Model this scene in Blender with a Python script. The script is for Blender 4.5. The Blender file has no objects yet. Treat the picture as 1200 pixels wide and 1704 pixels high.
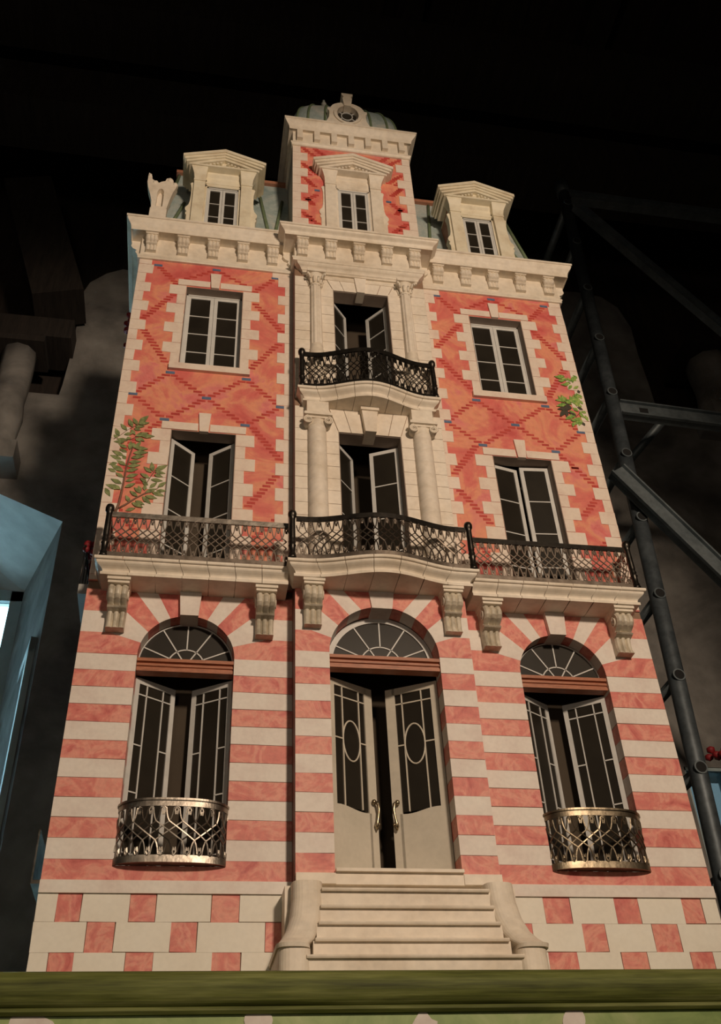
import bpy, math, random
from mathutils import Vector, Matrix
from mathutils.geometry import tessellate_polygon

S = bpy.context.scene
COL = S.collection
random.seed(7)
PI = math.pi

# ------------------------------------------------------------------ camera
HB = 1.903                      # height of the model house's datum above the room floor
CAM_F, CAM_YAW, CAM_PIT, CAM_ROL = 1612.15, 0.1991, 0.6695, -0.0542
CAM_C = Vector((-0.3682, -1.7022, HB - 0.4030))
_cy, _sy, _cp, _sp = math.cos(CAM_YAW), math.sin(CAM_YAW), math.cos(CAM_PIT), math.sin(CAM_PIT)
FW = Vector((_sy * _cp, _cy * _cp, _sp))
_r0 = Vector((_cy, -_sy, 0)); _u0 = _r0.cross(FW)
RT = _r0 * math.cos(CAM_ROL) + _u0 * math.sin(CAM_ROL)
UP = -_r0 * math.sin(CAM_ROL) + _u0 * math.cos(CAM_ROL)
cd = bpy.data.cameras.new('camera'); cam = bpy.data.objects.new('camera', cd); COL.objects.link(cam)
cd.sensor_fit = 'VERTICAL'; cd.sensor_height = 36.0; cd.sensor_width = 36.0 * 1200 / 1704
cd.lens = 36.0 * CAM_F / 1704.0; cd.clip_start = 0.02; cd.clip_end = 100
m = Matrix((RT, UP, -FW)).transposed().to_4x4(); m.translation = CAM_C
cam.matrix_world = m
S.camera = cam

def bY(px, py, Y):
    """pixel -> (X, Z above the house datum) on the upright plane at depth Y"""
    d = FW + RT * ((px - 600) / CAM_F) + UP * ((852 - py) / CAM_F)
    q = CAM_C + d * ((Y - CAM_C.y) / d.y)
    return q.x, q.z - HB

# ------------------------------------------------------------------ world, lamp, exposure
W = bpy.data.worlds.new('world'); S.world = W; W.use_nodes = True
bg = W.node_tree.nodes['Background']
bg.inputs['Color'].default_value = (0.52, 0.75, 0.86, 1); bg.inputs['Strength'].default_value = 11.0

sd = bpy.data.lights.new('spot_lamp', 'SPOT'); spot = bpy.data.objects.new('spot_lamp', sd); COL.objects.link(spot)
sd.energy = 410; sd.color = (1.0, 0.775, 0.575); sd.shadow_soft_size = 0.16
sd.spot_size = math.radians(58); sd.spot_blend = 0.5
spot.location = (0.62, -3.3, HB + 1.38)
_t = Vector((-0.10, 0, HB + 1.16)); spot.rotation_euler = (_t - spot.location).to_track_quat('-Z', 'Y').to_euler()

fd = bpy.data.lights.new('fill_light', 'POINT'); fill = bpy.data.objects.new('fill_light', fd); COL.objects.link(fill)  # added warm fill that lightens the shadows; no such lamp stands here
fd.energy = 36; fd.color = (1.0, 0.80, 0.60); fd.shadow_soft_size = 0.35; fill.location = (-1.3, -3.6, HB + .2)

S.view_settings.view_transform = 'Standard'; S.view_settings.look = 'None'
S.view_settings.gamma = 1.0; S.view_settings.use_curve_mapping = False
S.view_settings.exposure = -0.44

# ------------------------------------------------------------------ materials
def mat(name, cols, scale=8.0, rough=0.6, metal=0.0, detail=5.0, fine=0.0, fine_scale=120.0, bump=0.0, stretch=(1, 1, 1), distort=0.0, spec=0.5, lo=0.3, hi=0.7):
    M = bpy.data.materials.new(name); M.use_nodes = True
    nt = M.node_tree; N = nt.nodes; L = nt.links
    b = N['Principled BSDF']
    b.inputs['Roughness'].default_value = rough; b.inputs['Metallic'].default_value = metal
    b.inputs['Specular IOR Level'].default_value = spec
    geo = N.new('ShaderNodeNewGeometry'); mp = N.new('ShaderNodeMapping'); mp.inputs['Scale'].default_value = stretch
    L.new(geo.outputs['Position'], mp.inputs['Vector'])
    n = N.new('ShaderNodeTexNoise'); n.inputs['Scale'].default_value = scale; n.inputs['Detail'].default_value = detail
    n.inputs['Distortion'].default_value = distort; n.inputs['Roughness'].default_value = 0.62
    L.new(mp.outputs['Vector'], n.inputs['Vector'])
    r = N.new('ShaderNodeValToRGB'); e = r.color_ramp
    k = len(cols)
    while len(e.elements) < k: e.elements.new(0.5)
    for i, c in enumerate(cols):
        e.elements[i].position = lo + (hi - lo) * i / max(1, k - 1)
        e.elements[i].color = (*c, 1)
    L.new(n.outputs['Fac'], r.inputs['Fac'])
    out = r.outputs['Color']
    if fine > 0 or bump > 0:
        n2 = N.new('ShaderNodeTexNoise'); n2.inputs['Scale'].default_value = fine_scale; n2.inputs['Detail'].default_value = 6
        L.new(mp.outputs['Vector'], n2.inputs['Vector'])
        if fine > 0:
            mx = N.new('ShaderNodeMix'); mx.data_type = 'RGBA'; mx.blend_type = 'MULTIPLY'
            mx.inputs[0].default_value = 1.0
            r2 = N.new('ShaderNodeValToRGB')
            r2.color_ramp.elements[0].position = 0.3; r2.color_ramp.elements[0].color = (1 - fine,) * 3 + (1,)
            r2.color_ramp.elements[1].position = 0.62; r2.color_ramp.elements[1].color = (1, 1, 1, 1)
            L.new(n2.outputs['Fac'], r2.inputs['Fac'])
            L.new(out, mx.inputs[6]); L.new(r2.outputs['Color'], mx.inputs[7]); out = mx.outputs[2]
        if bump > 0:
            bp = N.new('ShaderNodeBump'); bp.inputs['Strength'].default_value = bump; bp.inputs['Distance'].default_value = 0.01
            L.new(n2.outputs['Fac'], bp.inputs['Height']); L.new(bp.outputs['Normal'], b.inputs['Normal'])
    L.new(out, b.inputs['Base Color'])
    return M

MT = {}
MT['cream'] = mat('cream_stone_paint', [(.68, .585, .46), (.80, .715, .59), (.84, .765, .65)], 9, .55, fine=.14, fine_scale=60)
MT['cream2'] = mat('yellowed_cream_paint', [(.66, .56, .40), (.80, .73, .56), (.84, .78, .62)], 14, .45, fine=.10, fine_scale=50)
MT['bracket'] = mat('dirty_cream_bracket', [(.36, .32, .24), (.62, .55, .43), (.76, .69, .56)], 28, .45, fine=.30, fine_scale=75, stretch=(1, 1, .7))
MT['ashlar'] = mat('pale_ashlar_paint', [(.71, .615, .49), (.81, .725, .61), (.84, .765, .66)], 11, .6, fine=.10, fine_scale=90)
MT['quoin'] = mat('pinkish_white_paint', [(.72, .56, .47), (.80, .68, .57), (.82, .71, .62)], 16, .6, fine=.06)
MT['white'] = mat('white_course_paint', [(.70, .60, .54), (.77, .70, .63), (.80, .75, .68)], 13, .55, fine=.08)
MT['base_white'] = mat('base_block_white', [(.76, .71, .61), (.80, .76, .66), (.82, .79, .70)], 10, .6, fine=.05)
REDS = [(.60, .100, .090), (.69, .150, .125), (.73, .200, .150), (.80, .320, .185), (.75, .225, .200), (.68, .150, .140)]
MT['red'] = mat('watercolour_red', REDS, 7.5, .6, detail=6, distort=.9, fine=.10, fine_scale=70, lo=.32, hi=.68)
MT['red2'] = mat('course_red', [(.54, .110, .095), (.65, .175, .145), (.70, .215, .170), (.78, .330, .245), (.72, .235, .195), (.59, .135, .115)], 17, .55, detail=7, distort=1.2, fine=.14, fine_scale=110, lo=.32, hi=.68)
MT['brick'] = mat('painted_brick_red', [(.40, .035, .030), (.52, .060, .045), (.60, .10, .07)], 40, .6)
MT['blue'] = mat('painted_brick_blue', [(.07, .12, .22), (.13, .19, .30)], 60, .6)
MT['joint'] = mat('brown_joint', [(.22, .13, .08), (.30, .19, .12)], 40, .7)
MT['reveal'] = mat('reveal_grey_brown', [(.26, .20, .16), (.34, .27, .22)], 20, .7)
MT['frame'] = mat('white_window_paint', [(.56, .56, .54), (.68, .68, .65)], 30, .4)
MT['doorpaint'] = mat('grey_cream_door_paint', [(.56, .52, .43), (.66, .61, .51)], 12, .5, fine=.06)
MT['pane'] = mat('dark_glass', [(.016, .0135, .010), (.026, .022, .016)], 10, .35, spec=.3)
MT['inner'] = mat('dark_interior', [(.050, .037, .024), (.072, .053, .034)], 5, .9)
MT['wood'] = mat('orange_brown_wood', [(.26, .085, .035), (.40, .135, .060), (.46, .17, .08)], 30, .45, stretch=(1, 6, 8), fine=.15)
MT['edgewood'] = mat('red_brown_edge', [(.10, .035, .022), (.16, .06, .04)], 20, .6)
MT['iron'] = mat('blackened_iron', [(.030, .027, .024), (.075, .066, .055)], 60, .34, metal=.85)
MT['bronze'] = mat('worn_dark_metal', [(.11, .088, .068), (.27, .225, .185)], 45, .44, metal=.95)
MT['silver'] = mat('tarnished_silver', [(.20, .175, .145), (.48, .43, .37)], 30, .42, metal=1.0, bump=.10, fine_scale=70)
MT['brassy'] = mat('tarnished_brass_metal', [(.15, .12, .085), (.36, .30, .21)], 30, .42, metal=1.0, bump=.10, fine_scale=70)
MT['brass'] = mat('aged_brass', [(.28, .23, .15), (.50, .43, .30)], 60, .28, metal=1.0)
MT['zinc'] = mat('painted_zinc_roof', [(.22, .31, .31), (.40, .47, .45), (.58, .57, .51)], 9, .5, detail=6, distort=.8, fine=.15)
MT['rib'] = mat('green_roof_rib', [(.10, .15, .075), (.19, .24, .14)], 30, .6)
MT['ridge'] = mat('terracotta_flashing', [(.30, .12, .07), (.42, .19, .11)], 40, .6)
MT['sidewall'] = mat('grey_side_paint', [(.30, .30, .29), (.42, .41, .38)], 8, .7)
MT['leafA'] = mat('leaf_olive', [(.10, .125, .045), (.20, .235, .085), (.33, .36, .15)], 120, .6)
MT['leafB'] = mat('leaf_fresh', [(.07, .20, .03), (.22, .37, .07), (.50, .52, .17)], 140, .6)
MT['leafC'] = mat('leaf_dark', [(.035, .045, .028), (.08, .055, .035)], 120, .6)
MT['stem'] = mat('painted_stem', [(.16, .07, .045), (.26, .13, .08)], 60, .6)
MT['green'] = mat('aged_green_rail_paint', [(.05, .058, .014), (.13, .15, .036), (.23, .25, .085)], 7, .6, spec=.2, stretch=(.5, 6, 9), fine=.35, fine_scale=26)
MT['green2'] = mat('light_green_panel_paint', [(.15, .24, .06), (.26, .36, .11), (.40, .46, .20)], 9, .5, fine=.12, fine_scale=30, distort=.7)
MT['dotwhite'] = mat('white_motif_paint', [(.60, .52, .47), (.74, .69, .62)], 30, .6)
MT['plaster'] = mat('old_grey_plaster', [(.13, .125, .12), (.30, .285, .265), (.42, .40, .37)], 2.2, .95, detail=9, distort=.5, fine=.35, fine_scale=9, bump=.6)
MT['limewash_sheen'] = mat('limewash_and_pane_sheen', [(.68, .70, .68), (.86, .88, .86)], 4, .9, fine=.15, fine_scale=14, bump=.4)
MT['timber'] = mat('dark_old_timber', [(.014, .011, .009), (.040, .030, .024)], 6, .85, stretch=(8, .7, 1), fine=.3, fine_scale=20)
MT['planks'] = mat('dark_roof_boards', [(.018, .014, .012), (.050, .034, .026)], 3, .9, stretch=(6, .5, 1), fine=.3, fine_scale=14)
MT['floor'] = mat('stone_floor', [(.10, .095, .09), (.18, .17, .16)], 3, .9, fine=.2)
MT['steel'] = mat('galvanised_tube', [(.055, .068, .078), (.13, .155, .172)], 14, .50, metal=.45, fine=.25, fine_scale=60)
MT['steelflat'] = mat('galvanised_flat_bar', [(.10, .125, .138), (.20, .235, .25)], 12, .50, metal=.45, fine=.2, fine_scale=60)
MT['hole'] = mat('tube_hole_black', [(.006, .006, .006), (.010, .010, .010)], 20, .9)
MT['winwood'] = mat('blue_grey_window_paint', [(.36, .46, .48), (.48, .58, .59)], 9, .5)
MT['flower'] = mat('red_petal', [(.20, .006, .012), (.28, .016, .02)], 80, .6)
def glass_mat(name, tint):
    M = bpy.data.materials.new(name); M.use_nodes = True
    nt = M.node_tree; N = nt.nodes; L = nt.links
    N.remove(N['Principled BSDF'])
    t = N.new('ShaderNodeBsdfTransparent'); t.inputs['Color'].default_value = (*tint, 1)
    g = N.new('ShaderNodeBsdfGlossy'); g.inputs['Roughness'].default_value = .08
    mx = N.new('ShaderNodeMixShader'); f = N.new('ShaderNodeFresnel'); f.inputs['IOR'].default_value = 1.45
    L.new(f.outputs['Fac'], mx.inputs['Fac']); L.new(t.outputs[0], mx.inputs[1]); L.new(g.outputs[0], mx.inputs[2])
    L.new(mx.outputs[0], N['Material Output'].inputs['Surface'])
    return M
MT['glass'] = glass_mat('window_glass', (.80, .90, .92)); MT['dim_glass'] = glass_mat('dimmed_window_glass', (.16, .17, .17))  # darker tint on the second glass dims the daylight at the right window

# ------------------------------------------------------------------ mesh helpers
class MB:
    def __init__(s): s.v = []; s.f = []; s.smooth = []
    def add(s, v, f, sm=False):
        o = len(s.v); s.v += [tuple(p) for p in v]; s.f += [tuple(i + o for i in q) for q in f]; s.smooth += [sm] * len(f); return s
    def box(s, x0, x1, y0, y1, z0, z1):
        v = [(x, y, z) for x in (x0, x1) for y in (y0, y1) for z in (z0, z1)]
        return s.add(v, [(0, 1, 3, 2), (4, 6, 7, 5), (0, 4, 5, 1), (2, 3, 7, 6), (0, 2, 6, 4), (1, 5, 7, 3)])
    def plate(s, outer, holes, y0, y1):
        """polygon in XZ with holes, between depths y0 (front) and y1"""
        loops = [outer] + list(holes)
        tris = tessellate_polygon([[Vector((p[0], p[1], 0)) for p in l] for l in loops])
        flat = [p for l in loops for p in l]; n = len(flat)
        v = [(p[0], y0, p[1]) for p in flat] + [(p[0], y1, p[1]) for p in flat]
        f = []
        for t in tris:
            a, b, c = [flat[i] for i in t]
            area = (b[0] - a[0]) * (c[1] - a[1]) - (b[1] - a[1]) * (c[0] - a[0])
            if abs(area) < 1e-14: continue
            t = tuple(t) if area > 0 else (t[0], t[2], t[1])
            f.append(t); f.append(tuple(i + n for i in reversed(t)))
        o = 0
        for li, l in enumerate(loops):
            k = len(l)
            ar = sum(l[i][0] * l[(i + 1) % k][1] - l[(i + 1) % k][0] * l[i][1] for i in range(k))
            fl = (ar > 0) == (li == 0)
            for i in range(k):
                a, b = o + i, o + (i + 1) % k
                f.append((a, a + n, b + n, b) if fl else (b, b + n, a + n, a))
            o += k
        return s.add(v, f)
    def tube(s, pts, r, n=6, caps=True, sm=True, closed=False):
        pts = [Vector(p) for p in pts]; k = len(pts)
        rr = r if isinstance(r, (list, tuple)) else [r] * k
        rings = []; prev = None
        for i, p in enumerate(pts):
            t = (pts[min(i + 1, k - 1)] - pts[max(i - 1, 0)])
            if t.length < 1e-9: t = Vector((0, 0, 1))
            t.normalize()
            if prev is None:
                a = Vector((0, 0, 1)) if abs(t.z) < .9 else Vector((0, 1, 0))
                u = t.cross(a).normalized()
            else:
                u = (prev - t * prev.dot(t))
                u = u.normalized() if u.length > 1e-6 else t.orthogonal().normalized()
            prev = u; w = t.cross(u)
            rings.append([p + (u * math.cos(2 * PI * j / n + PI / n) + w * math.sin(2 * PI * j / n + PI / n)) * rr[i] for j in range(n)])
        v = [q for g in rings for q in g]; f = []
        for i in range(k - 1):
            for j in range(n):
                a = i * n + j; b = i * n + (j + 1) % n
                f.append((a, b, b + n, a + n))
        s.add(v, f, sm)
        if caps: s.add(rings[0], [tuple(range(n - 1, -1, -1))]); s.add(rings[-1], [tuple(range(n))])
        return s
    def lathe(s, prof, n=16, c=(0, 0, 0), sm=True, axis='z', a0=0, a1=2 * PI):
        full = abs(a1 - a0 - 2 * PI) < 1e-6
        cnt = n if full else n + 1
        v = []
        for r, z in prof:
            for j in range(cnt):
                a = a0 + (a1 - a0) * j / n
                x, y = r * math.cos(a), r * math.sin(a)
                v.append((c[0] + x, c[1] + y, c[2] + z) if axis == 'z' else (c[0] + x, c[1] + z, c[2] + y))
        f = []
        for i in range(len(prof) - 1):
            for j in range(n if full else n):
                a = i * cnt + j; b = i * cnt + (j + 1) % cnt
                q = (a, b, b + cnt, a + cnt)
                f.append(q if axis == 'z' else q[::-1])
        return s.add(v, f, sm)
    def sweep(s, prof, path, closed_prof=True):
        """prof [(out, z)], path [(x, y)] run with its outer side on the right hand"""
        k = len(path); v = []
        for i, p in enumerate(path):
            p = Vector(p)
            d0 = (p - Vector(path[i - 1])).normalized() if i > 0 else None
            d1 = (Vector(path[i + 1]) - p).normalized() if i < k - 1 else None
            n0 = Vector((d0.y, -d0.x)) if d0 else None; n1 = Vector((d1.y, -d1.x)) if d1 else None
            if n0 and n1:
                nn = (n0 + n1).normalized(); nn = nn / max(.3, nn.dot(n0))
            else: nn = n0 or n1
            for o, z in prof: q = p + nn * o; v.append((q.x, q.y, z))
        q = len(prof); f = []
        for i in range(k - 1):
            for j in range(q if closed_prof else q - 1):
                a = i * q + j; b = i * q + (j + 1) % q
                f.append((a, a + q, b + q, b))
        s.add(v, f)
        s.capq(prof, v, k, q)
        return s
    def capq(s, prof, v, k, q):
        tris = tessellate_polygon([[Vector((a, b, 0)) for a, b in prof]])
        s.add(v[:q], [tuple(t) for t in tris]); s.add(v[(k - 1) * q:], [tuple(reversed(t)) for t in tris])
    def mesh(s, name, mt):
        me = bpy.data.meshes.new(name); me.from_pydata(s.v, [], s.f)
        me.polygons.foreach_set('use_smooth', s.smooth)
        me.materials.append(MT[mt]); me.update()
        return me
    def obj(s, name, mt, parent=None, loc=None, rz=0, fix=True):
        me = s.mesh(name, mt)
        if fix:
            import bmesh
            bm = bmesh.new(); bm.from_mesh(me); bmesh.ops.remove_doubles(bm, verts=bm.verts, dist=1e-6)
            bmesh.ops.recalc_face_normals(bm, faces=bm.faces); bm.to_mesh(me); bm.free()
        return put(name, me, parent, loc, rz)

def put(name, me, parent=None, loc=None, rz=0):
    o = bpy.data.objects.new(name, me); COL.objects.link(o)
    if parent is not None: o.parent = parent
    if loc is not None: o.location = loc
    if rz: o.rotation_euler = (0, 0, rz)
    return o
def tag(o, label=None, cat=None, group=None, kind=None):
    if label: o['label'] = label
    if cat: o['category'] = cat
    if group: o['group'] = group
    if kind: o['kind'] = kind
    return o
def empty(name, loc): 
    o = bpy.data.objects.new(name, None); COL.objects.link(o); o.location = loc; o.empty_display_size = .1; return o
def qbox(name, mt, parent, *b): return MB().box(*b).obj(name, mt, parent, fix=False)
def jit(a): return (random.random() - .5) * 2 * a
def arc(cx, cz, r, a0, a1, n): return [(cx + r * math.cos(a0 + (a1 - a0) * i / n), cz + r * math.sin(a0 + (a1 - a0) * i / n)) for i in range(n + 1)]

# ================================================================== THE ROOM
def struct(o): o['kind'] = 'structure'; return o
WY = 1.4                                   # face of the rear wall
def pw(px, py, Y=WY):
    x, z = bY(px, py, Y); return x, z + HB
struct(qbox('floor', 'floor', None, -3.2, 4.2, -5.2, 3.0, -.2, 0))
struct(qbox('wall_left', 'plaster', None, -3.4, -3.2, -5.2, 2.4, 0, 7.2))
struct(qbox('wall_right', 'plaster', None, 4.2, 4.4, -5.2, 2.4, 0, 7.2))
struct(qbox('wall_front', 'plaster', None, -3.4, 4.4, -5.4, -5.2, 0, 7.2))
# rear wall: two window openings, a broken raised middle
lx1, lz1 = pw(86, 960); lzt = pw(104, 868)[1]       # right edge / head of the left recess
lx1 = pw(104, 868)[0]
rx0 = pw(1136, 1270)[0]; rzt = pw(1150, 1276)[1]; rx1 = rx0 + .42
la = lx1 - 1.05
def zt(px, py): return pw(px, py)
top = [zt(1700, 690), zt(1094, 684), zt(1080, 640), zt(1062, 590), zt(1050, 545), zt(1028, 512), zt(1000, 494), zt(960, 486), zt(600, 470), zt(240, 455), zt(205, 448), zt(178, 455), zt(150, 470), zt(136, 490), zt(128, 540), zt(118, 590), zt(104, 640), zt(98, 657), zt(-500, 650)]
top[0] = (4.2, top[1][1]); top[-1] = (-3.2, top[-2][1])
hza = pw(0, 822)[1]; hza = lzt + (hza - lzt) * (la - lx1) / (pw(0, 822)[0] - lx1)
wout = [(-3.2, 0), (4.2, 0)] + top
wb = struct(MB().plate(wout, [[(la, 1.0), (lx1, 1.0), (lx1, lzt), (la, hza)], [(rx0, .9), (rx1, .9), (rx1, rzt), (rx0, rzt)]], WY, WY + .14).obj('wall_back', 'plaster'))
# splayed recess of the left window
def quadpart(name, mt, parent, a, b, c, d, th=(0, 0, 0)):
    v = [Vector(p) for p in (a, b, c, d)]; n = Vector(th)
    return MB().add([*v, *(p + n for p in v)], [(0, 1, 2, 3), (7, 6, 5, 4), (0, 4, 5, 1), (1, 5, 6, 2), (2, 6, 7, 3), (3, 7, 4, 0)]).obj(name, mt, parent)
WB = WY + .60
w1 = struct(empty('window_1', (lx1 - .5, WB, 1.0)))
def par(o, p):
    o.parent = p; o.matrix_parent_inverse = Matrix.Translation(-p.location); return o
jx, zt_ = pw(40, 985, WB)
hx_, hz_ = pw(0, 822); hz_ = lzt + (hz_ - lzt) * (la - lx1) / (hx_ - lx1)
par(quadpart('jamb', 'plaster', None, (lx1, WY, 1.0), (jx, WB, 1.0), (jx, WB, zt_), (lx1, WY, lzt), (.08, .02, 0)), w1)
par(quadpart('recess_head', 'limewash_sheen', None, (la, WY, hz_), (lx1, WY, lzt), (jx, WB, zt_), (la, WB, zt_ + .05), (0, .02, .1)), w1)
par(quadpart('jamb', 'plaster', None, (la, WY, 1.0), (la, WB, 1.0), (la, WB, zt_ + .05), (la, WY, hz_), (-.08, .02, 0)), w1)
par(quadpart('recess_sill', 'plaster', None, (la, WY, 1.0), (lx1, WY, 1.0), (lx1, WB, 1.0), (la, WB, 1.0), (0, 0, -.08)), w1)
fb = MB()
for b in [(la, jx, zt_ - .05, zt_ + .3), (la, jx, 1.0, 1.06), (jx - .05, jx + .1, 1.0, zt_), (la, la + .05, 1.0, zt_), ((la + jx) / 2 - .03, (la + jx) / 2 + .03, 1.0, zt_)]:
    fb.box(b[0], b[1], WB, WB + .05, b[2], b[3])
par(fb.obj('window_frame', 'winwood'), w1)
for i in range(2):
    a = la + .05 if i == 0 else (la + jx) / 2 + .03; b = (la + jx) / 2 - .03 if i == 0 else jx - .05
    par(qbox('pane', 'glass', None, a, b, WB + .02, WB + .026, 1.06, zt_ - .05), w1)
# the casement swung back against the right splay
cas = MB(); L0 = Vector((jx + .03, WB - .05)); L1 = Vector((lx1 - .055, WY + .06)); dv = (L1 - L0)
def lf(u, z0, z1, t0, t1, u1):
    nrm = Vector((-dv.y, dv.x)).normalized()
    out = []
    for t in (t0, t1):
        for uu in (u, u1):
            q = L0 + dv * uu + nrm * t
            out += [(q.x, q.y, z0), (q.x, q.y, z1)]
    cas.add(out, [(0, 1, 3, 2), (4, 6, 7, 5), (0, 4, 5, 1), (2, 3, 7, 6), (0, 2, 6, 4), (1, 5, 7, 3)])
cz0, cz1 = 1.05, pw(58, 1036)[1] - .02
for a in [(0, cz0, cz1, .01, .05, .12), (.88, cz0, cz1, .01, .05, 1.0), (0, cz0, cz0 + .06, .01, .05, 1), (0, cz1 - .06, cz1, .01, .05, 1)]: lf(*a)
par(cas.obj('casement', 'winwood'), w1)
nrm = Vector((-dv.y, dv.x)).normalized() * .03
q0, q1 = L0 + dv * .1 + nrm, L0 + dv * .9 + nrm
par(quadpart('pane', 'limewash_sheen', None, (q0.x, q0.y, cz0 + .05), (q1.x, q1.y, cz0 + .05), (q1.x, q1.y, cz1 - .05), (q0.x, q0.y, cz1 - .05), tuple(nrm.normalized().to_3d() * .004)), w1)  # pale opaque sheet, its colour stands in for glass reflecting the sky
# right window
w2 = struct(empty('window_2', (rx0 + .2, WY + .1, .9)))
fb = MB()
for b in [(rx0, rx1, rzt - .012, rzt), (rx0, rx1, .9, .95), (rx0, rx0 + .008, .9, rzt), (rx0 + .150, rx0 + .20, .9, rzt), (rx1 - .04, rx1, .9, rzt)]:
    fb.box(b[0], b[1], WY + .004, WY + .05, b[2], b[3])
par(fb.obj('window_frame', 'winwood'), w2)
for a, b in ((rx0 + .008, rx0 + .150), (rx0 + .20, rx1 - .04)):
    par(qbox('pane', 'dim_glass', None, a, b, WY + .012, WY + .018, .95, rzt - .012), w2)
# upper back, roof boards
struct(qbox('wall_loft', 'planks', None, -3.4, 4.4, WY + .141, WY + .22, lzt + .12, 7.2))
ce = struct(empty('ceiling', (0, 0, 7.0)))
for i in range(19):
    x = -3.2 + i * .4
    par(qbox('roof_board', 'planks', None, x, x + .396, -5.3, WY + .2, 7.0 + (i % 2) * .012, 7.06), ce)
par(qbox('roof_cover', 'planks', None, -3.4, 4.5, -5.4, WY + .25, 7.055, 7.12), ce)  # unseen sheet added over the boards to keep sky out of the gaps
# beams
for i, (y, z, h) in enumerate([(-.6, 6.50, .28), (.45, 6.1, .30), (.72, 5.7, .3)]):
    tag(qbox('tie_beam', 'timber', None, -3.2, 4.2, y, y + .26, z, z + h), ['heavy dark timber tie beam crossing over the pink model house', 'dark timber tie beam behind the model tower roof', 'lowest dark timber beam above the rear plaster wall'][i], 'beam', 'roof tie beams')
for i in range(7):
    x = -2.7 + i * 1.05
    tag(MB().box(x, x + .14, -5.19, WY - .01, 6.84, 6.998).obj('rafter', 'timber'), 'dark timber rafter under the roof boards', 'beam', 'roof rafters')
def beam(name, a, b, w, h, mt):
    a, b = Vector(a), Vector(b); t = (b - a).normalized(); u = t.cross(Vector((0, 1, 0)))
    u = u.normalized() if u.length > .1 else Vector((1, 0, 0)); n = t.cross(u)
    v = [p + u * sx * w / 2 + n * sy * h / 2 for p in (a, b) for sx, sy in ((-1, -1), (1, -1), (1, 1), (-1, 1))]
    return MB().add(v, [(0, 1, 2, 3), (7, 6, 5, 4), (0, 4, 5, 1), (1, 5, 6, 2), (2, 6, 7, 3), (3, 7, 4, 0)]).obj(name, mt)
p0 = pw(100, 520, WY - .1); p1 = pw(50, 330, WY - .1)
tag(beam('timber_brace', (p0[0], WY - .12, p0[1]), (p1[0], WY - .12, p1[1]), .22, .2, 'timber'), 'rough dark timber brace leaning up from the left of the rear wall', 'beam')
# stub posts standing on the rear wall
for (pxl, pyt, pyb, lab) in ((34, 585, 748, 'stubby rough plastered post under a flat cap, beyond the balcony tree'), (1178, 604, 690, 'squat pale plastered post behind the scaffold ledger')):
    x, z1 = pw(pxl, pyt, WY - .08); _, z0 = pw(pxl, pyb, WY - .08)
    r = .07 if pxl < 600 else .11
    e = empty('wall_post', (x, WY - .06, z0))
    pm = MB(); pts = [(0 + jit(.006), 0, k * (z1 - z0) / 6) for k in range(7)]
    pm.tube(pts, [r * (1 + jit(.06)) for _ in pts], 10); pm.obj('shaft', 'plaster', e)
    MB().box(-r * 1.5, r * 1.5, -r * 1.3, r * 1.3, z1 - z0, z1 - z0 + .035).obj('cap', 'timber', e)
    MB().box(-r * 1.25, r * 1.25, -r * 1.1, r * 1.2, -.09, 0).obj('footing', 'plaster', e)
    tag(e, lab, 'post')
x, z = pw(60, 480, WY - .05)
tag(beam('wall_plate', (-3.2, WY - .02, pw(20, 572)[1]), (pw(104, 640)[0] + .02, WY - .02, pw(20, 572)[1]), .12, .2, 'timber'), 'dark horizontal timber plate resting on the capped post', 'beam')

# ================================================================== PEDESTAL
ZP = -.04
ped = tag(empty('pedestal', (0, 0, 0)), 'green painted pedestal with a rounded top rail and white motifs', 'pedestal')
PX, PF, PBK = .74, -.165, .72
def pedz(z): return HB + z
MB().box(-PX, PX, PF + .002, PBK, .1, pedz(ZP) - .055).obj('cabinet', 'green2', ped)
prof = [(-.05, pedz(-.04)), (-.004, pedz(-.04))] + [(-.004 + .019 * math.sin(PI * i / 16), pedz(-.0645) + .0245 * math.cos(PI * i / 16)) for i in range(1, 17)] + [(-.05, pedz(-.089))]
MB().sweep(prof, [(-PX - .02, PBK), (-PX - .02, PF), (PX + .02, PF), (PX + .02, PBK)]).obj('top_rail', 'green', ped)
prof = [(-.05, pedz(-.0885)), (.004, pedz(-.0885)), (.0085, pedz(-.0905)), (.0085, pedz(-.0945)), (.004, pedz(-.0985)), (-.05, pedz(-.0985))]
MB().sweep(prof, [(-PX - .02, PBK), (-PX - .02, PF), (PX + .02, PF), (PX + .02, PBK)]).obj('rail_lip', 'green', ped)
MB().box(-PX, PX, PF + .03, PBK, pedz(ZP) - .054, pedz(ZP) - .001).obj('top_board', 'green', ped)
MB().box(-PX - .02, PX + .02, PF + .0, PBK, 0, .1).obj('plinth', 'green', ped)
yf = PF + .002
def motif(pts):
    q = [(x, z + HB) for x, z in (bY(px, py, yf) for px, py in pts)]
    MB().plate(q, [], yf - .0015, yf + .002).obj('white_motif', 'dotwhite', ped)
def circ(cx, cy, rx, ry, n=18): return [(cx + rx * math.cos(-2 * PI * i / n), cy + ry * math.sin(-2 * PI * i / n)) for i in range(n)]
motif(circ(955, 1700, 19, 24)); motif(circ(430, 1698, 24, 19))
motif([(682, 1712), (690, 1697), (698, 1684), (703, 1680), (709, 1684), (718, 1696), (728, 1700), (726, 1716), (704, 1730)])
motif([(10, 1716), (18, 1694), (34, 1688), (48, 1684), (64, 1687), (76, 1694), (88, 1700), (98, 1716), (56, 1740)])
for k, x in enumerate((-.55, -.28, 0, .28, .55)):
    MB().box(x - .11, x + .11, yf - .004, yf + .002, .3, 1.55).obj('sunk_panel', 'green', ped)

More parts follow.
